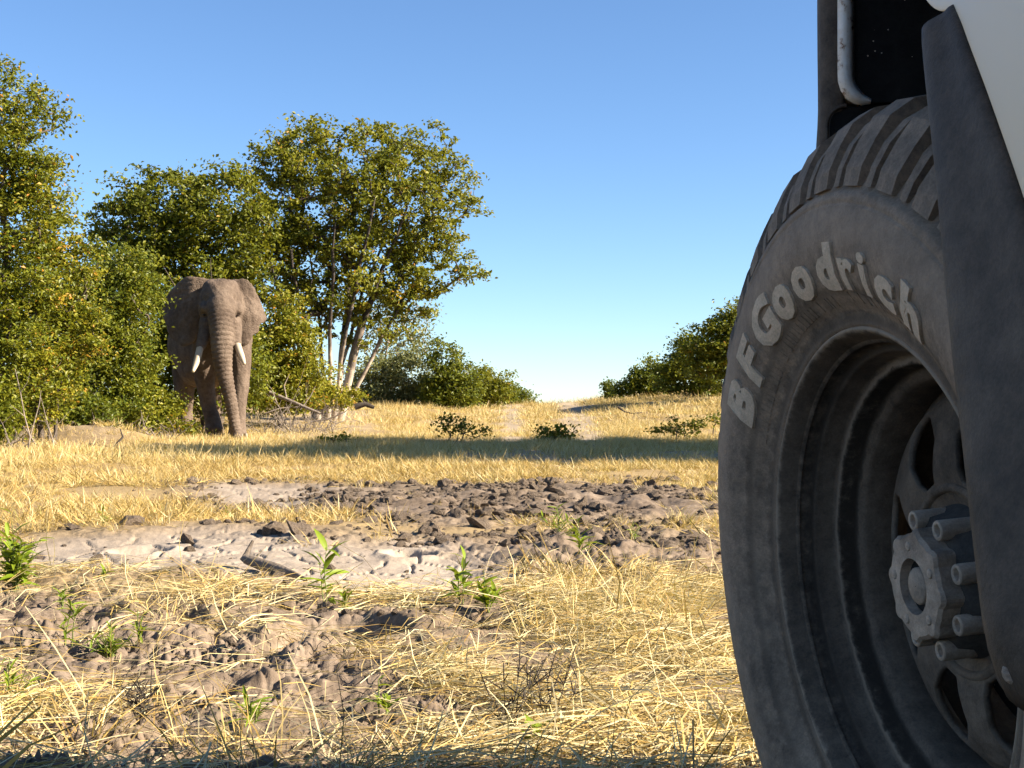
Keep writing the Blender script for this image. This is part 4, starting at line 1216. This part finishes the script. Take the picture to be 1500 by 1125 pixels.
# cab upper: pillars, glass, roof
def quad(name, pts, mat, th=.006):
    bm = bmesh.new(); bm.faces.new([bm.verts.new(p) for p in pts]); o = bm_obj(name, bm, mat, car, False)
    m = o.modifiers.new('t', 'SOLIDIFY'); m.thickness = th; return o
quad('windscreen', [(.10, -.62, 1.26), (1.75, -.62, 1.26), (1.66, -1.02, 1.80), (.19, -1.02, 1.80)], GLASS)
quad('side_window', [(.055, -.80, 1.235), (.055, -1.66, 1.235), (.155, -1.66, 1.78), (.155, -1.10, 1.78)], GLASS)
quad('side_window', [(.055, -1.74, 1.235), (.055, -2.62, 1.235), (.155, -2.62, 1.78), (.155, -1.74, 1.78)], GLASS)
quad('side_window', [(.055, -2.70, 1.235), (.055, -3.65, 1.235), (.155, -3.60, 1.78), (.155, -2.70, 1.78)], GLASS)
quad('side_window', [(1.80, -.80, 1.235), (1.80, -3.65, 1.235), (1.70, -3.60, 1.78), (1.70, -1.10, 1.78)], GLASS)
quad('tailgate', [(.03, -3.75, .6), (1.83, -3.75, .6), (1.70, -3.62, 1.8), (.16, -3.62, 1.8)], PAINT)
for a_, b_ in (((.06, -.64, 1.22), (.17, -1.04, 1.80)), ((.05, -1.70, 1.22), (.16, -1.70, 1.80)), ((.05, -2.66, 1.22), (.16, -2.66, 1.80)), ((.05, -3.70, 1.22), (.16, -3.62, 1.80)), ((1.79, -.64, 1.22), (1.68, -1.04, 1.80))):
    V, F = tubes([(np.array([a_, b_]), np.array([.032, .032]))], 8); mesh_np('pillar', V, F, PAINT, car)
box('roof', (.14, -3.66, 1.78), (1.71, -.98, 1.86), PAINT, bw=.035)
# the other three wheels, straight ahead, out of the picture
for lx, ls, sx in ((.0, -2.65, 1), (1.85, 0, -1), (1.85, -2.65, -1)):
    M = Matrix.Translation((lx, ls, HUB.z)) @ (Matrix(((0, 0, -1, 0), (-1, 0, 0, 0), (0, 1, 0, 0), (0, 0, 0, 1))) if sx > 0 else Matrix(((0, 0, 1, 0), (1, 0, 0, 0), (0, 1, 0, 0), (0, 0, 0, 1))))
    make_tyre(car, M, lugs=False, text=False)
    V, F = lathe([(.218, .004), (.205, -.02), (.18, -.05), (.165, -.07), (.12, -.06), (.06, -.05), (.0005, -.045)], 60)
    w_ = mesh_np('wheel_rim', V, F, STEEL, car); w_.matrix_local = M

GAIN = 0.60

GAIN = 0.65

# ------------------------------------------------------------------ dry grass (stuff)
STRAW = leaf_mat('straw', [(0.0, (0.16, 0.09, 0.03)), (0.28, (0.46, 0.29, 0.08)), (0.55, (0.80, 0.57, 0.19)), (0.86, (0.96, 0.82, 0.47)), (0.95, (0.96, 0.82, 0.47)), (0.985, (0.40, 0.40, 0.07))], transl=0.25, rough=0.55, objvar=0.22)

def blades(n, rng, length, lean, radius, width, curl=0.5, segs=3, tint=(0.55, 0.17), flat=0.0, green=0.012):
    """n grass blades rising from a disc; lean: mean angle from upright"""
    a = rng.uniform(0, 2 * math.pi, n); rr = radius * np.sqrt(rng.random(n))
    root = np.stack([rr * np.cos(a), rr * np.sin(a), np.full(n, -0.01) + flat * rng.random(n)], -1)
    L = length * rng.uniform(0.45, 1.25, n)
    az = a + rng.normal(size=n) * 0.9
    th = np.clip(np.abs(rng.normal(lean, 0.3, n)), 0.02, 1.62)
    bend = rng.normal(curl, 0.35, n)
    side_ang = rng.uniform(0, math.pi, n)
    P = [root]; 
    for s in range(segs):
        ang = th + bend * (s + 0.5) / segs
        ang = np.where(ang > 1.6, 1.6 + (ang - 1.6) * 0.2, ang)
        step = np.stack([np.sin(ang) * np.cos(az), np.sin(ang) * np.sin(az), np.cos(ang)], -1) * (L / segs)[:, None]
        P.append(P[-1] + step); az = az + rng.normal(size=n) * 0.15
    P = np.stack(P, 1)
    P[:, :, 2] = np.maximum(P[:, :, 2], -0.008 + 0.0 * P[:, :, 2])
    w = np.stack([np.cos(side_ang), np.sin(side_ang), rng.normal(size=n) * 0.3], -1) * width * rng.uniform(0.6, 1.3, n)[:, None] * 0.5
    taper = np.array([0.9, 1.0, 0.75, 0.15]) if segs == 3 else np.linspace(1, 0.2, segs + 1)
    A = P - w[:, None] * taper[None, :, None]; B = P + w[:, None] * taper[None, :, None]
    V = np.stack([A, B], 2).reshape(-1, 3)
    k = segs + 1
    base = np.arange(n)[:, None] * k * 2 + np.arange(segs)[None] * 2
    F = np.stack([base, base + 1, base + 3, base + 2], -1).reshape(-1, 4)
    t = np.clip(rng.normal(tint[0], tint[1], n), 0, 0.82)
    g = rng.random(n) < green; t[g] = 1.12
    return V, F, np.repeat(t, segs)

tuft_col = bpy.data.collections.new('grass_tufts')
def add_tuft(i, *a, **k):
    V, F, t = blades(*a, **k)
    o = mesh_np('tuft_%02d' % i, V, F, STRAW, None, False, t)
    COL.objects.unlink(o); tuft_col.objects.link(o)
trng = np.random.default_rng(77)
NV = 5
for i in range(NV): add_tuft(i, 34, trng, 0.30, 1.42, 0.14, 0.0042, curl=0.15, flat=0.05)            # 0: lying straw
for i in range(NV): add_tuft(NV + i, 30, trng, 0.21, 0.85, 0.05, 0.0036, curl=0.8)                    # 1: arching tuft
for i in range(NV): add_tuft(2 * NV + i, 55, trng, 0.17, 0.55, 0.14, 0.0062, curl=0.5)                # 2: field grass
for i in range(NV): add_tuft(3 * NV + i, 5, trng, 0.36, 0.30, 0.05, 0.0026, curl=0.45, green=0.0, tint=(.5, .2))                # 3: tall stalks
for i in range(NV): add_tuft(4 * NV + i, 40, trng, 0.11, 1.15, 0.12, 0.0050, curl=0.3, tint=(.5, .2))  # 4: short litter

for i in range(NV): add_tuft(5 * NV + i, 46, trng, 0.15, 0.75, 0.22, 0.0085, curl=0.5, segs=2, tint=(.6, .15))  # 5: far field grass

def sector(rng, n, r0, r1, half=R(25)):
    r = np.sqrt(rng.uniform(r0 * r0, r1 * r1, n)); t = rng.uniform(-half, half, n)
    return r * np.sin(t), r * np.cos(t)

def straw_litter():
    """fallen straw in the foreground: every stalk laid on the ground by itself"""
    rng = np.random.default_rng(15)
    X = []; Y = []; 
    x, y = sector(rng, 105000, 1.6, 5.4); m = soil_masks(x, y)
    cl = np.clip(0.52 + 1.35 * fbm(x * 1.9, y * 1.9, 3, 101), 0.03, 1)
    d = np.clip(1 - 0.93 * m['foresoil'] - 0.985 * m['mud'], 0.012, 1) * cl * np.where(m['px'] < 560, 0.62, 1.0)
    k = rng.random(len(x)) < d
    x = x[k]; y = y[k]; n = len(x)
    # stalks lie in swathes: neighbours share a direction
    az = 3.0 * fbm(x * 1.1, y * 1.1, 2, 131) + rng.normal(size=n) * 0.75 + rng.choice([0, 1.3], n, p=[.7, .3])
    L = rng.gamma(3.2, 0.042, n).clip(0.03, 0.36)
    pit = np.abs(rng.normal(0.0, 0.13, n)) + 0.02
    up = rng.random(n) < 0.05; pit[up] = rng.uniform(.4, 1.1, up.sum()); L[up] *= 0.8
    lift = rng.random(n) ** 2 * 0.028
    z0 = ground_z(x, y); x1 = x + np.cos(az) * L * 0.9; y1 = y + np.sin(az) * L * 0.9
    z1 = ground_z(x1, y1)
    slope = np.clip(z1 - z0, -.05, .05)
    P0 = np.stack([x, y, z0 + lift], -1)
    P2 = np.stack([x + np.cos(az) * L * np.cos(pit), y + np.sin(az) * L * np.cos(pit), z0 + lift + slope * .8 + L * np.sin(pit) * np.where(up, 1, .45)], -1)
    bow = rng.normal(size=(n, 3)) * L[:, None] * 0.07; bow[:, 2] = np.abs(bow[:, 2])
    P1 = (P0 + P2) / 2 + bow
    w = (0.0020 * rng.uniform(.6, 1.7, n))[:, None] * 0.5
    tw = rng.normal(size=(n, 3)); tw[:, 2] = np.abs(tw[:, 2]) * .6
    side = np.stack([-np.sin(az), np.cos(az), rng.normal(size=n) * .7], -1); side /= np.linalg.norm(side, axis=1, keepdims=True)
    V = np.stack([P0 - side * w, P0 + side * w, P1 - side * w, P1 + side * w, P2 - side * w * .5, P2 + side * w * .5], 1).reshape(-1, 3)
    i = np.arange(n) * 6
    F = np.stack([np.stack([i, i + 1, i + 3, i + 2], -1), np.stack([i + 2, i + 3, i + 5, i + 4], -1)], 1).reshape(-1, 4)
    t = np.clip(rng.normal(.58, .26, n), 0, .84)
    o = mesh_np('fallen_straw', V, F, STRAW, None, False, np.repeat(t, 2))
    tag(o, 'fallen golden straw stalks strewn over the foreground soil', 'straw', None, 'stuff')
    print('straw', n)
straw_litter()

def grass_points():
    rng = np.random.default_rng(5)
    P = []; I = []; Rt = []; Sc = []
    def put(kind, x, y, sc, keep):
        k = keep.nonzero()[0]
        z = ground_z(x[k], y[k])
        P.append(np.stack([x[k], y[k], z], -1)); n = len(k)
        I.append(kind * NV + rng.integers(0, NV, n))
        Rt.append(np.stack([rng.normal(size=n) * 0.12, rng.normal(size=n) * 0.12, rng.uniform(0, 6.283, n)], -1))
        Sc.append(sc * rng.uniform(0.65, 1.3, n))
    def area(n, r0, r1, half=R(24)): return sector(rng, n, r0, r1, half)
    # rooted tufts in the foreground
    x, y = area(900, 1.7, 5.2); m = soil_masks(x, y)
    cl = np.clip(-0.02 + 1.3 * fbm(x * 1.5 + 9, y * 1.5, 3, 103), 0, 1)
    put(1, x, y, 0.72, rng.random(len(x)) < np.clip(1 - 0.9 * m['foresoil'] - m['mud'], 0, 1) * cl)
    # stray straws on the bare mud
    x, y = area(1300, 4.4, 12.5); m = soil_masks(x, y)
    put(4, x, y, 0.6, rng.random(len(x)) < 0.10 * m['mud'] * (1 - 0.9 * m['smooth']))
    # between the wallow and the shade
    x, y = area(11000, 4.9, 16); m = soil_masks(x, y)
    g = np.clip(1 - 1.15 * m['mud'] - 0.75 * m['track'], 0, 1) * (m['fore'] < 0.6)
    cl = np.clip(0.62 + 1.0 * fbm(x * 0.8, y * 0.8, 3, 107), 0.06, 1)
    put(2, x, y, 0.42, rng.random(len(x)) < g * cl * 0.30)
    put(4, x, y, 1.05, rng.random(len(x)) < g * cl * 0.85)
    # the field beyond
    x, y = area(17000, 15, 34); m = soil_masks(x, y)
    g = np.clip(1 - 0.9 * m['track'] - 1.2 * m['mound'], 0, 1); cl = np.clip(0.6 + 1.0 * fbm(x * 0.5, y * 0.5, 3, 109), 0.05, 1)
    put(5, x, y, 0.9, rng.random(len(x)) < g * cl)
    x, y = area(13000, 34, 60, R(23)); m = soil_masks(x, y)
    g = np.clip(1 - 0.9 * m['track'], 0, 1); cl = np.clip(0.7 + 0.9 * fbm(x * 0.4, y * 0.4, 3, 113), 0.15, 1)
    put(5, x, y, 1.35, rng.random(len(x)) < g * cl)
    # tall stalks
    x, y = area(420, 4.4, 26); m = soil_masks(x, y)
    put(3, x, y, 0.62, rng.random(len(x)) < 0.5 * np.clip(1 - m['smooth'] - .6 * m['mud'], 0, 1))
    x, y = area(24, 2.6, 4.6); m = soil_masks(x, y)
    put(3, x, y, 0.42, rng.random(len(x)) < 0.5)
    # thinner grass to the sides, for completeness
    r = np.sqrt(rng.uniform(4, 900, 5000)); t = rng.uniform(R(24), R(70), 5000) * rng.choice([-1, 1], 5000)
    put(5, r * np.sin(t), r * np.cos(t), 1.0, rng.random(5000) < 0.9)
    return np.vstack(P), np.concatenate(I), np.vstack(Rt), np.concatenate(Sc)

def build_grass():
    P, I, Rt, Sc = grass_points()
    # keep clear of the tyre's footprint and the elephant's feet
    me = bpy.data.meshes.new('dry_grass'); n = len(P)
    me.vertices.add(n); me.vertices.foreach_set('co', P.astype(np.float32).ravel())
    a = me.attributes.new('idx', 'INT', 'POINT'); a.data.foreach_set('value', I.astype(np.int32))
    a = me.attributes.new('rot', 'FLOAT_VECTOR', 'POINT'); a.data.foreach_set('vector', Rt.astype(np.float32).ravel())
    a = me.attributes.new('sca', 'FLOAT', 'POINT'); a.data.foreach_set('value', Sc.astype(np.float32))
    o = link(bpy.data.objects.new('dry_grass', me))
    tag(o, 'dry yellow straw and grass covering the trampled field', 'grass', None, 'stuff')
    g = bpy.data.node_groups.new('scatter', 'GeometryNodeTree')
    g.interface.new_socket('Geometry', in_out='INPUT', socket_type='NodeSocketGeometry')
    g.interface.new_socket('Geometry', in_out='OUTPUT', socket_type='NodeSocketGeometry')
    gi = g.nodes.new('NodeGroupInput'); go = g.nodes.new('NodeGroupOutput')
    ip = g.nodes.new('GeometryNodeInstanceOnPoints')
    ci = g.nodes.new('GeometryNodeCollectionInfo'); ci.inputs['Collection'].default_value = tuft_col
    ci.inputs['Separate Children'].default_value = True; ci.inputs['Reset Children'].default_value = True
    def na(name, t):
        x = g.nodes.new('GeometryNodeInputNamedAttribute'); x.data_type = t; x.inputs['Name'].default_value = name
        return [s for s in x.outputs if s.enabled and s.name == 'Attribute'][0]
    g.links.new(gi.outputs[0], ip.inputs['Points']); g.links.new(ci.outputs[0], ip.inputs['Instance'])
    ip.inputs['Pick Instance'].default_value = True
    g.links.new(na('idx', 'INT'), ip.inputs['Instance Index'])
    e2r = g.nodes.new('FunctionNodeEulerToRotation'); g.links.new(na('rot', 'FLOAT_VECTOR'), e2r.inputs[0])
    g.links.new(e2r.outputs[0], ip.inputs['Rotation'])
    cx = g.nodes.new('ShaderNodeCombineXYZ'); s_ = na('sca', 'FLOAT')
    for i in range(3): g.links.new(s_, cx.inputs[i])
    g.links.new(cx.outputs[0], ip.inputs['Scale'])
    g.links.new(ip.outputs[0], go.inputs[0])
    md = o.modifiers.new('scatter', 'NODES'); md.node_group = g
    print('grass tufts', n)
    return o
build_grass()

GAIN = 0.70

# ------------------------------------------------------------------ small plants, sticks, clods
WEED = leaf_mat('weed_leaf', [(0.0, (0.13, 0.20, 0.012)), (0.5, (0.25, 0.36, 0.02)), (1.0, (0.38, 0.46, 0.035))], transl=0.4, objvar=0.5)
WEED_STEM = simple_mat('weed_stem', (0.14, 0.20, 0.03), (0.22, 0.25, 0.06), 20, 0.7)
TWIG = simple_mat('dead_twig', (0.16, 0.12, 0.09), (0.36, 0.30, 0.24), 14, 0.9, 0.5, 0.01)
TWIG_DK = simple_mat('dark_wood', (0.035, 0.026, 0.02), (0.09, 0.07, 0.052), 10, 0.95, 0.7, 0.02)

def weed_leaf_mesh(L, W, curl, name='leaf'):
    n = 6; V = []; F = []
    for i in range(n + 1):
        t = i / n; w = W * (math.sin(math.pi * min(1, t * 0.92 + 0.06)) ** 0.8) * (1 - 0.25 * t); 
        y = L * t; z = -curl * L * t * t
        V += [(-w / 2, y, z + w * .18), (0, y, z), (w / 2, y, z + w * .18)]
    for i in range(n):
        for k in (0, 1): F.append((i * 3 + k, i * 3 + k + 1, i * 3 + k + 4, i * 3 + k + 3))
    me = bpy.data.meshes.new(name); me.from_pydata(V, [], F); me.materials.append(WEED)
    a = me.attributes.new('tint', 'FLOAT', 'FACE'); a.data.foreach_set('value', np.full(len(F), 0.5, np.float32))
    for p in me.polygons: p.use_smooth = True
    return me
LEAFM = [weed_leaf_mesh(.062, .020, .25), weed_leaf_mesh(.048, .015, .1), weed_leaf_mesh(.070, .016, .4)]

def weed(px, py, size_px, label, n_stems=4, n_leaf=26, lean=0.5, seed=0, narrow=False, name='green_weed', ls=1.0):
    rng = np.random.default_rng(seed + 900)
    b = on_row(px, py); D = b.y
    H = 1.15 * size_px * D / FPX
    root = empty(name, b); tag(root, label, 'weed', 'green weeds on the trampled soil')
    paths = []; spots = []
    for k in range(n_stems):
        az = rng.uniform(0, 6.283); ln = rng.uniform(.05, lean) if k else 0.08
        h = H * (1 if k == 0 else rng.uniform(.45, .9))
        P = [np.array([rng.normal() * .006, rng.normal() * .006, -.01])]
        for i in range(5):
            P.append(P[-1] + np.array([math.cos(az) * ln, math.sin(az) * ln, 1 - .3 * ln]) * h / 5 + rng.normal(size=3) * h * .015)
        P = np.array(P); paths.append((P, np.linspace(.0024, .001, 6)))
        for j in range(max(4, n_leaf // n_stems)):
            t = rng.uniform(.15, 1.0) * 5; i = min(int(t), 4)
            spots.append((P[i] + (P[i + 1] - P[i]) * (t - i), az))
    V, F = tubes(paths, 5); mesh_np('stem', V, F, WEED_STEM, root)
    s0 = H / .16
    for p, az in spots:
        o = link(bpy.data.objects.new('leaf', LEAFM[rng.integers(3)]), root)
        o.location = p; o.rotation_euler = (R(rng.uniform(5, 65)), R(rng.normal() * 15), rng.uniform(0, 6.283)); sc = float(np.clip(s0, .6, 1.6)) * rng.uniform(.7, 1.3) * ls
        o.scale = (sc * (.6 if narrow else 1), sc, sc)
    return root

weed(22, 868, 98, 'tall leafy green weed cluster at the edge of the cracked mud', 13, 170, .55, 1, ls=.62)
weed(160, 945, 48, 'low spreading patch of green weeds on dark clods', 14, 110, 1.2, 2, ls=.8)
weed(205, 930, 42, 'small green weed rising beside the low spreading weed patch', 4, 24, .5, 14, True)
weed(95, 935, 60, 'thin green weed between the tall cluster and the spreading patch', 3, 22, .4, 3, True)
weed(92, 888, 30, 'tiny yellowish weed standing behind the spreading patch', 3, 14, .4, 15)
weed(478, 880, 72, 'upright broad-leaved green weed in front of the smooth pale mud', 2, 22, .2, 4)
weed(500, 884, 30, 'leafy rosette at the foot of the upright weed by the pale mud', 5, 26, 1.0, 5)
weed(676, 880, 62, 'bright green weed with broad leaves above the dark hollow', 3, 30, .35, 6)
weed(716, 890, 58, 'bushy bright green weed leaning over the dark hollow', 5, 44, .5, 7)
weed(818, 780, 36, 'green weed growing on the rough clods behind the wallow', 7, 46, .9, 8, True)
weed(848, 812, 52, 'slender green weed trailing down the clods', 4, 30, .3, 9, True)
weed(562, 1050, 42, 'small star-shaped green weed among the straw', 3, 18, .7, 10)
weed(372, 1072, 40, 'dark green weed half buried in foreground straw', 5, 32, .9, 11, True)
weed(776, 1122, 38, 'green sprig in the vehicle\'s shade', 4, 22, .5, 12)
weed(16, 1040, 60, 'feathery green weed amid bent straw stalks', 5, 34, .7, 13, True)
weed(150, 778, 26, 'small weed at the edge of the golden grass', 5, 22, .6, 16, True)
weed(330, 752, 14, 'tiny weed on the raised mud bank', 3, 12, .7, 17)
weed(930, 780, 26, 'yellow-green weed tuft in straw beside the rough clods', 5, 24, .8, 18, True)
weed(150, 862, 20, 'tiny green sprout on the cracked mud margin', 3, 10, .4, 19)

# knee-high saplings standing in the field
def sapling(px, D, ells, label, n_twigs, n_leaves, seed, lmat=None, ls=.07, name='field_sapling', **k):
    return px_tree(name, label, 'sapling', px, D, ells, depth=.8, n_twigs=n_twigs, n_leaves=n_leaves, leaf_size=ls, lmat=lmat or LEAF_OLIVE, stems=4, stem_top=.35, spread=.12, r_base=.012, clump=.075, seed=seed,
                   group='saplings in the field', shell=.7, tmean=.32, **k)
sapling(665, 24.5, [(662, 622, 20, 16), (695, 632, 22, 9), (650, 608, 6, 8)], 'knee-high sapling with a long sideways branch of dark round leaves', 46, 430, 201)
sapling(815, 24.0, [(800, 632, 18, 11), (832, 631, 18, 10), (816, 640, 22, 8)], 'broad low sapling of dark leaves between the two sandy tracks', 56, 560, 203)
sapling(992, 25.5, [(980, 622, 16, 12), (1005, 630, 20, 10), (965, 634, 10, 5), (1025, 618, 9, 6)], 'dark-leaved sapling nearest the vehicle tyre in the field', 52, 500, 205)
sapling(1047, 27.0, [(1047, 612, 12, 8)], 'small pale sapling half hidden by the tyre', 16, 110, 207, LEAF_OLIVE)
sapling(500, 22.5, [(490, 645, 22, 7), (515, 640, 12, 6)], 'scraggy brown-leaved sapling on the sand beside the elephant', 24, 120, 209, LEAF_YELLOW, .06)
sapling(1062, 43.0, [(1060, 566, 9, 10)], 'pale grey-green tuft of shrub on the upper slope', 24, 500, 211, LEAF_DUSTY, .08)

# leafless sticks and brush
def stick(name, label, cat, px, D, paths, mat, group=None):
    b = on_ground(px, D); root = empty(name, b); tag(root, label, cat, group)
    V, F = tubes([(np.array([at(a, c, D + dy) - b for a, c, dy in P], float), np.linspace(r0, r1, len(P))) for P, r0, r1 in paths], 6)
    mesh_np('branches', V, F, mat, root); return root
stick('dead_sapling', 'bare pale dead sapling standing in front of the leaning tree', 'sapling', 40, 19.0,
    [([(40, 668, 0), (44, 640, 0), (36, 610, 0), (30, 575, .1), (22, 540, .2)], .016, .004), ([(44, 640, 0), (52, 612, .1), (58, 590, .1), (60, 572, .2)], .010, .003),
     ([(36, 610, 0), (24, 600, -.1), (14, 592, -.1)], .006, .002), ([(30, 575, .1), (40, 560, .1), (44, 545, .1)], .005, .002), ([(52, 612, .1), (66, 606, 0), (72, 596, 0)], .005, .002)], TWIG)
stick('fallen_branch', 'dark fallen branch lying in the shade by the soil mound', 'branch', 215, 20.5,
    [([(130, 655, 0), (165, 660, 0), (205, 664, 0), (245, 672, 0), (285, 676, 0)], .075, .03), ([(205, 662, 0), (228, 650, .2), (250, 652, .3)], .03, .012), ([(165, 658, 0), (180, 640, .1), (176, 628, .1)], .025, .008)], TWIG_DK)
stick('fallen_branch', 'grey broken branch leaning in the brush right of the elephant', 'branch', 440, 30.5,
    [([(395, 575, .3), (420, 585, .2), (450, 598, 0), (470, 606, 0)], .05, .03), ([(420, 585, .2), (416, 565, .3), (424, 548, .4)], .02, .006), ([(405, 590, 0), (398, 570, .1), (388, 560, .1)], .02, .006), ([(440, 600, 0), (455, 580, .1), (462, 566, .2)], .016, .005), ([(388, 606, 0), (410, 598, 0), (436, 596, .2)], .02, .008)], TWIG)
stick('fallen_branch', 'thin pale fallen branch on the sand below the big tree', 'branch', 490, 29.0, [([(455, 618, 0), (480, 614, 0), (505, 604, 0), (512, 597, 0)], .022, .008), ([(480, 614, 0), (492, 620, 0), (500, 618, 0)], .012, .005)], TWIG)
stick('fallen_branch', 'grey stump of wood lying under the big tree', 'branch', 530, 33.5, [([(520, 596, 0), (535, 592, 0), (548, 597, 0)], .09, .05), ([(535, 592, 0), (530, 584, 0)], .03, .015)], TWIG_DK)
stick('fallen_branch', 'dark stick jutting out of the grassy slope', 'branch', 915, 36.0, [([(905, 596, 0), (915, 603, 0), (928, 606, 0)], .035, .015), ([(928, 606, 0), (940, 604, .1)], .03, .01)], TWIG_DK)
# the stick stuck in the wallow
b = on_row(400, 832); root = empty('muddy_stick', b); tag(root, 'mud-covered stick lying in the cracked wallow', 'stick')
P = np.array([on_row(358, 824) - b, on_row(380, 829) - b, on_row(410, 834) - b, on_row(450, 841) - b], float); P[:, 2] += [.035, .028, .022, .012]
V, F = tubes([(P, np.array([.020, .024, .020, .008])), (np.array([P[0], P[0] + np.array([.03, .02, .07])]), np.array([.014, .006]))], 8)
mesh_np('shaft', V, F, simple_mat('muddy_wood', (.13, .10, .075), (.26, .21, .16), 16, .95, .6, .01), root)
# dry brush under the thicket
brush_rng = np.random.default_rng(31)
def brush(px, D, wpx, hpx, n, label, mat=TWIG):
    b = on_ground(px, D); s = D / FPX; paths = []
    for i in range(n):
        p0 = np.array([brush_rng.uniform(-wpx, wpx) * s, brush_rng.normal() * .35, 0.0]); p0[2] = gz(b.x + p0[0], b.y + p0[1]) - b.z + .01
        d = np.array([brush_rng.normal() * .7, brush_rng.normal() * .5, abs(brush_rng.normal()) * .7 + .15]); L = brush_rng.uniform(.4, 1) * hpx * s
        mid = p0 + d * L * .5 + brush_rng.normal(size=3) * L * .12
        paths.append((np.array([p0, mid, p0 + d * L + np.array([0, 0, -.15 * L])]), np.array([.009, .006, .002]) * brush_rng.uniform(.6, 1.5)))
        for _ in range(2):
            q = mid + brush_rng.normal(size=3) * L * .3; paths.append((np.array([mid, (mid + q) / 2 + brush_rng.normal(size=3) * .02, q]), np.array([.004, .003, .0015])))
    V, F = tubes(paths, 4)
    o = mesh_np('dry_brush', V, F, mat); o.location = b
    o['kind'] = 'stuff'; tag(o, label, 'brush')
brush(430, 29.5, 60, 55, 90, 'tangle of dry twigs below the bush right of the elephant')
brush(200, 23.6, 70, 40, 70, 'dry twigs at the foot of the dense thicket bush', TWIG)
brush(20, 20.0, 45, 60, 46, 'dry stems around the foot of the leaning tree', TWIG)

# a wiry dark dead weed in the foreground straw
def wiry(px, py, hp, seed, label):
    rng = np.random.default_rng(seed); b = on_row(px, py); H = hp * b.y / FPX
    root = empty('dead_weed', b); tag(root, label, 'weed'); paths = []
    for k in range(6):
        az = rng.uniform(0, 6.28); P = [np.array([0, 0, -.01])]
        ln = rng.uniform(.15, .7)
        for i in range(6): P.append(P[-1] + np.array([math.cos(az) * ln, math.sin(az) * ln * .6, 1]) * H / 6 * rng.uniform(.7, 1) + rng.normal(size=3) * H * .02)
        paths.append((np.array(P), np.linspace(.0016, .0006, 7)))
        for j in range(7):
            i = rng.integers(2, 7); q = P[i] + np.array([rng.normal() * .022, rng.normal() * .022, abs(rng.normal()) * .02])
            paths.append((np.array([P[i], (P[i] + q) / 2, q]), np.array([.0011, .0014, .0009])))
    V, F = tubes(paths, 4); mesh_np('stems', V, F, TWIG_DK, root)
wiry(745, 1090, 95, 3, 'wiry dark dead weed standing in the foreground straw')
wiry(812, 1085, 80, 4, 'spindly brown dead weed leaning beside the wiry one')
wiry(205, 1075, 60, 5, 'dry dark weed stalk lying over the bent straw')

# loose clods of dried mud
CLOD = MAT['clod'] = simple_mat('dry_clod', (0.14, 0.103, 0.074), (0.36, 0.285, 0.215), 7, 0.95, 0.9, 0.02, spec=0.1)
clod_col = bpy.data.collections.new('clods'); crng = np.random.default_rng(8)
for i in range(8):
    bm = bmesh.new(); bmesh.ops.create_icosphere(bm, subdivisions=1 + (i < 3), radius=1)
    off = crng.uniform(0, 50, 3); sx = crng.uniform(.7, 1.3, 3); sx[2] *= .62
    for v in bm.verts:
        c = np.array(v.co); k = 1 + .45 * float(pn(np.array([c[0] * 1.3 + off[0] + c[2]]), np.array([c[1] * 1.3 + off[1]]), 3)[0]) + .28 * float(pn(np.array([c[0] * 3 + off[1]]), np.array([c[2] * 3 + c[1] * 2]), 5)[0])
        v.co = Vector(c * k * sx)
    me = bpy.data.meshes.new('clod'); bm.to_mesh(me); bm.free(); me.materials.append(CLOD)
    for p in me.polygons: p.use_smooth = False
    clod_col.objects.link(bpy.data.objects.new('clod_%d' % i, me))
def clods():
    rng = np.random.default_rng(21)
    x, y = sector(rng, 70000, 1.9, 12.5, R(23)); m = soil_masks(x, y)
    cl = np.clip(.35 + 1.2 * fbm(x * 1.3, y * 1.3, 3, 211), 0, 1)
    d = np.clip((m['mud'] * (1 - .97 * m['smooth']) * 1.0 + m['foresoil'] * .9 + m['fore'] * .06), 0, 1) * cl
    k = (rng.random(len(x)) < d * .72); x = x[k]; y = y[k]; n = len(x)
    s = np.clip(rng.lognormal(math.log(.0068), .66, n), .003, .036) * np.where(y > 6, 1.7, np.where(y < 3.6, .55, 1.0))
    z = ground_z(x, y) + s * .12
    me = bpy.data.meshes.new('mud_clods'); me.vertices.add(n); me.vertices.foreach_set('co', np.stack([x, y, z], -1).astype(np.float32).ravel())
    a = me.attributes.new('idx', 'INT', 'POINT'); a.data.foreach_set('value', rng.integers(0, 8, n).astype(np.int32))
    a = me.attributes.new('rot', 'FLOAT_VECTOR', 'POINT'); a.data.foreach_set('vector', (rng.normal(size=(n, 3)) * [.4, .4, 3]).astype(np.float32).ravel())
    a = me.attributes.new('sca', 'FLOAT', 'POINT'); a.data.foreach_set('value', s.astype(np.float32))
    o = link(bpy.data.objects.new('mud_clods', me)); tag(o, 'loose crumbled clods of dry grey mud around the wallow', 'mud', None, 'stuff')
    g = bpy.data.node_groups['scatter'].copy()
    [q for q in g.nodes if q.bl_idname == 'GeometryNodeCollectionInfo'][0].inputs['Collection'].default_value = clod_col
    md = o.modifiers.new('scatter', 'NODES'); md.node_group = g
    print('clods', n)
clods()
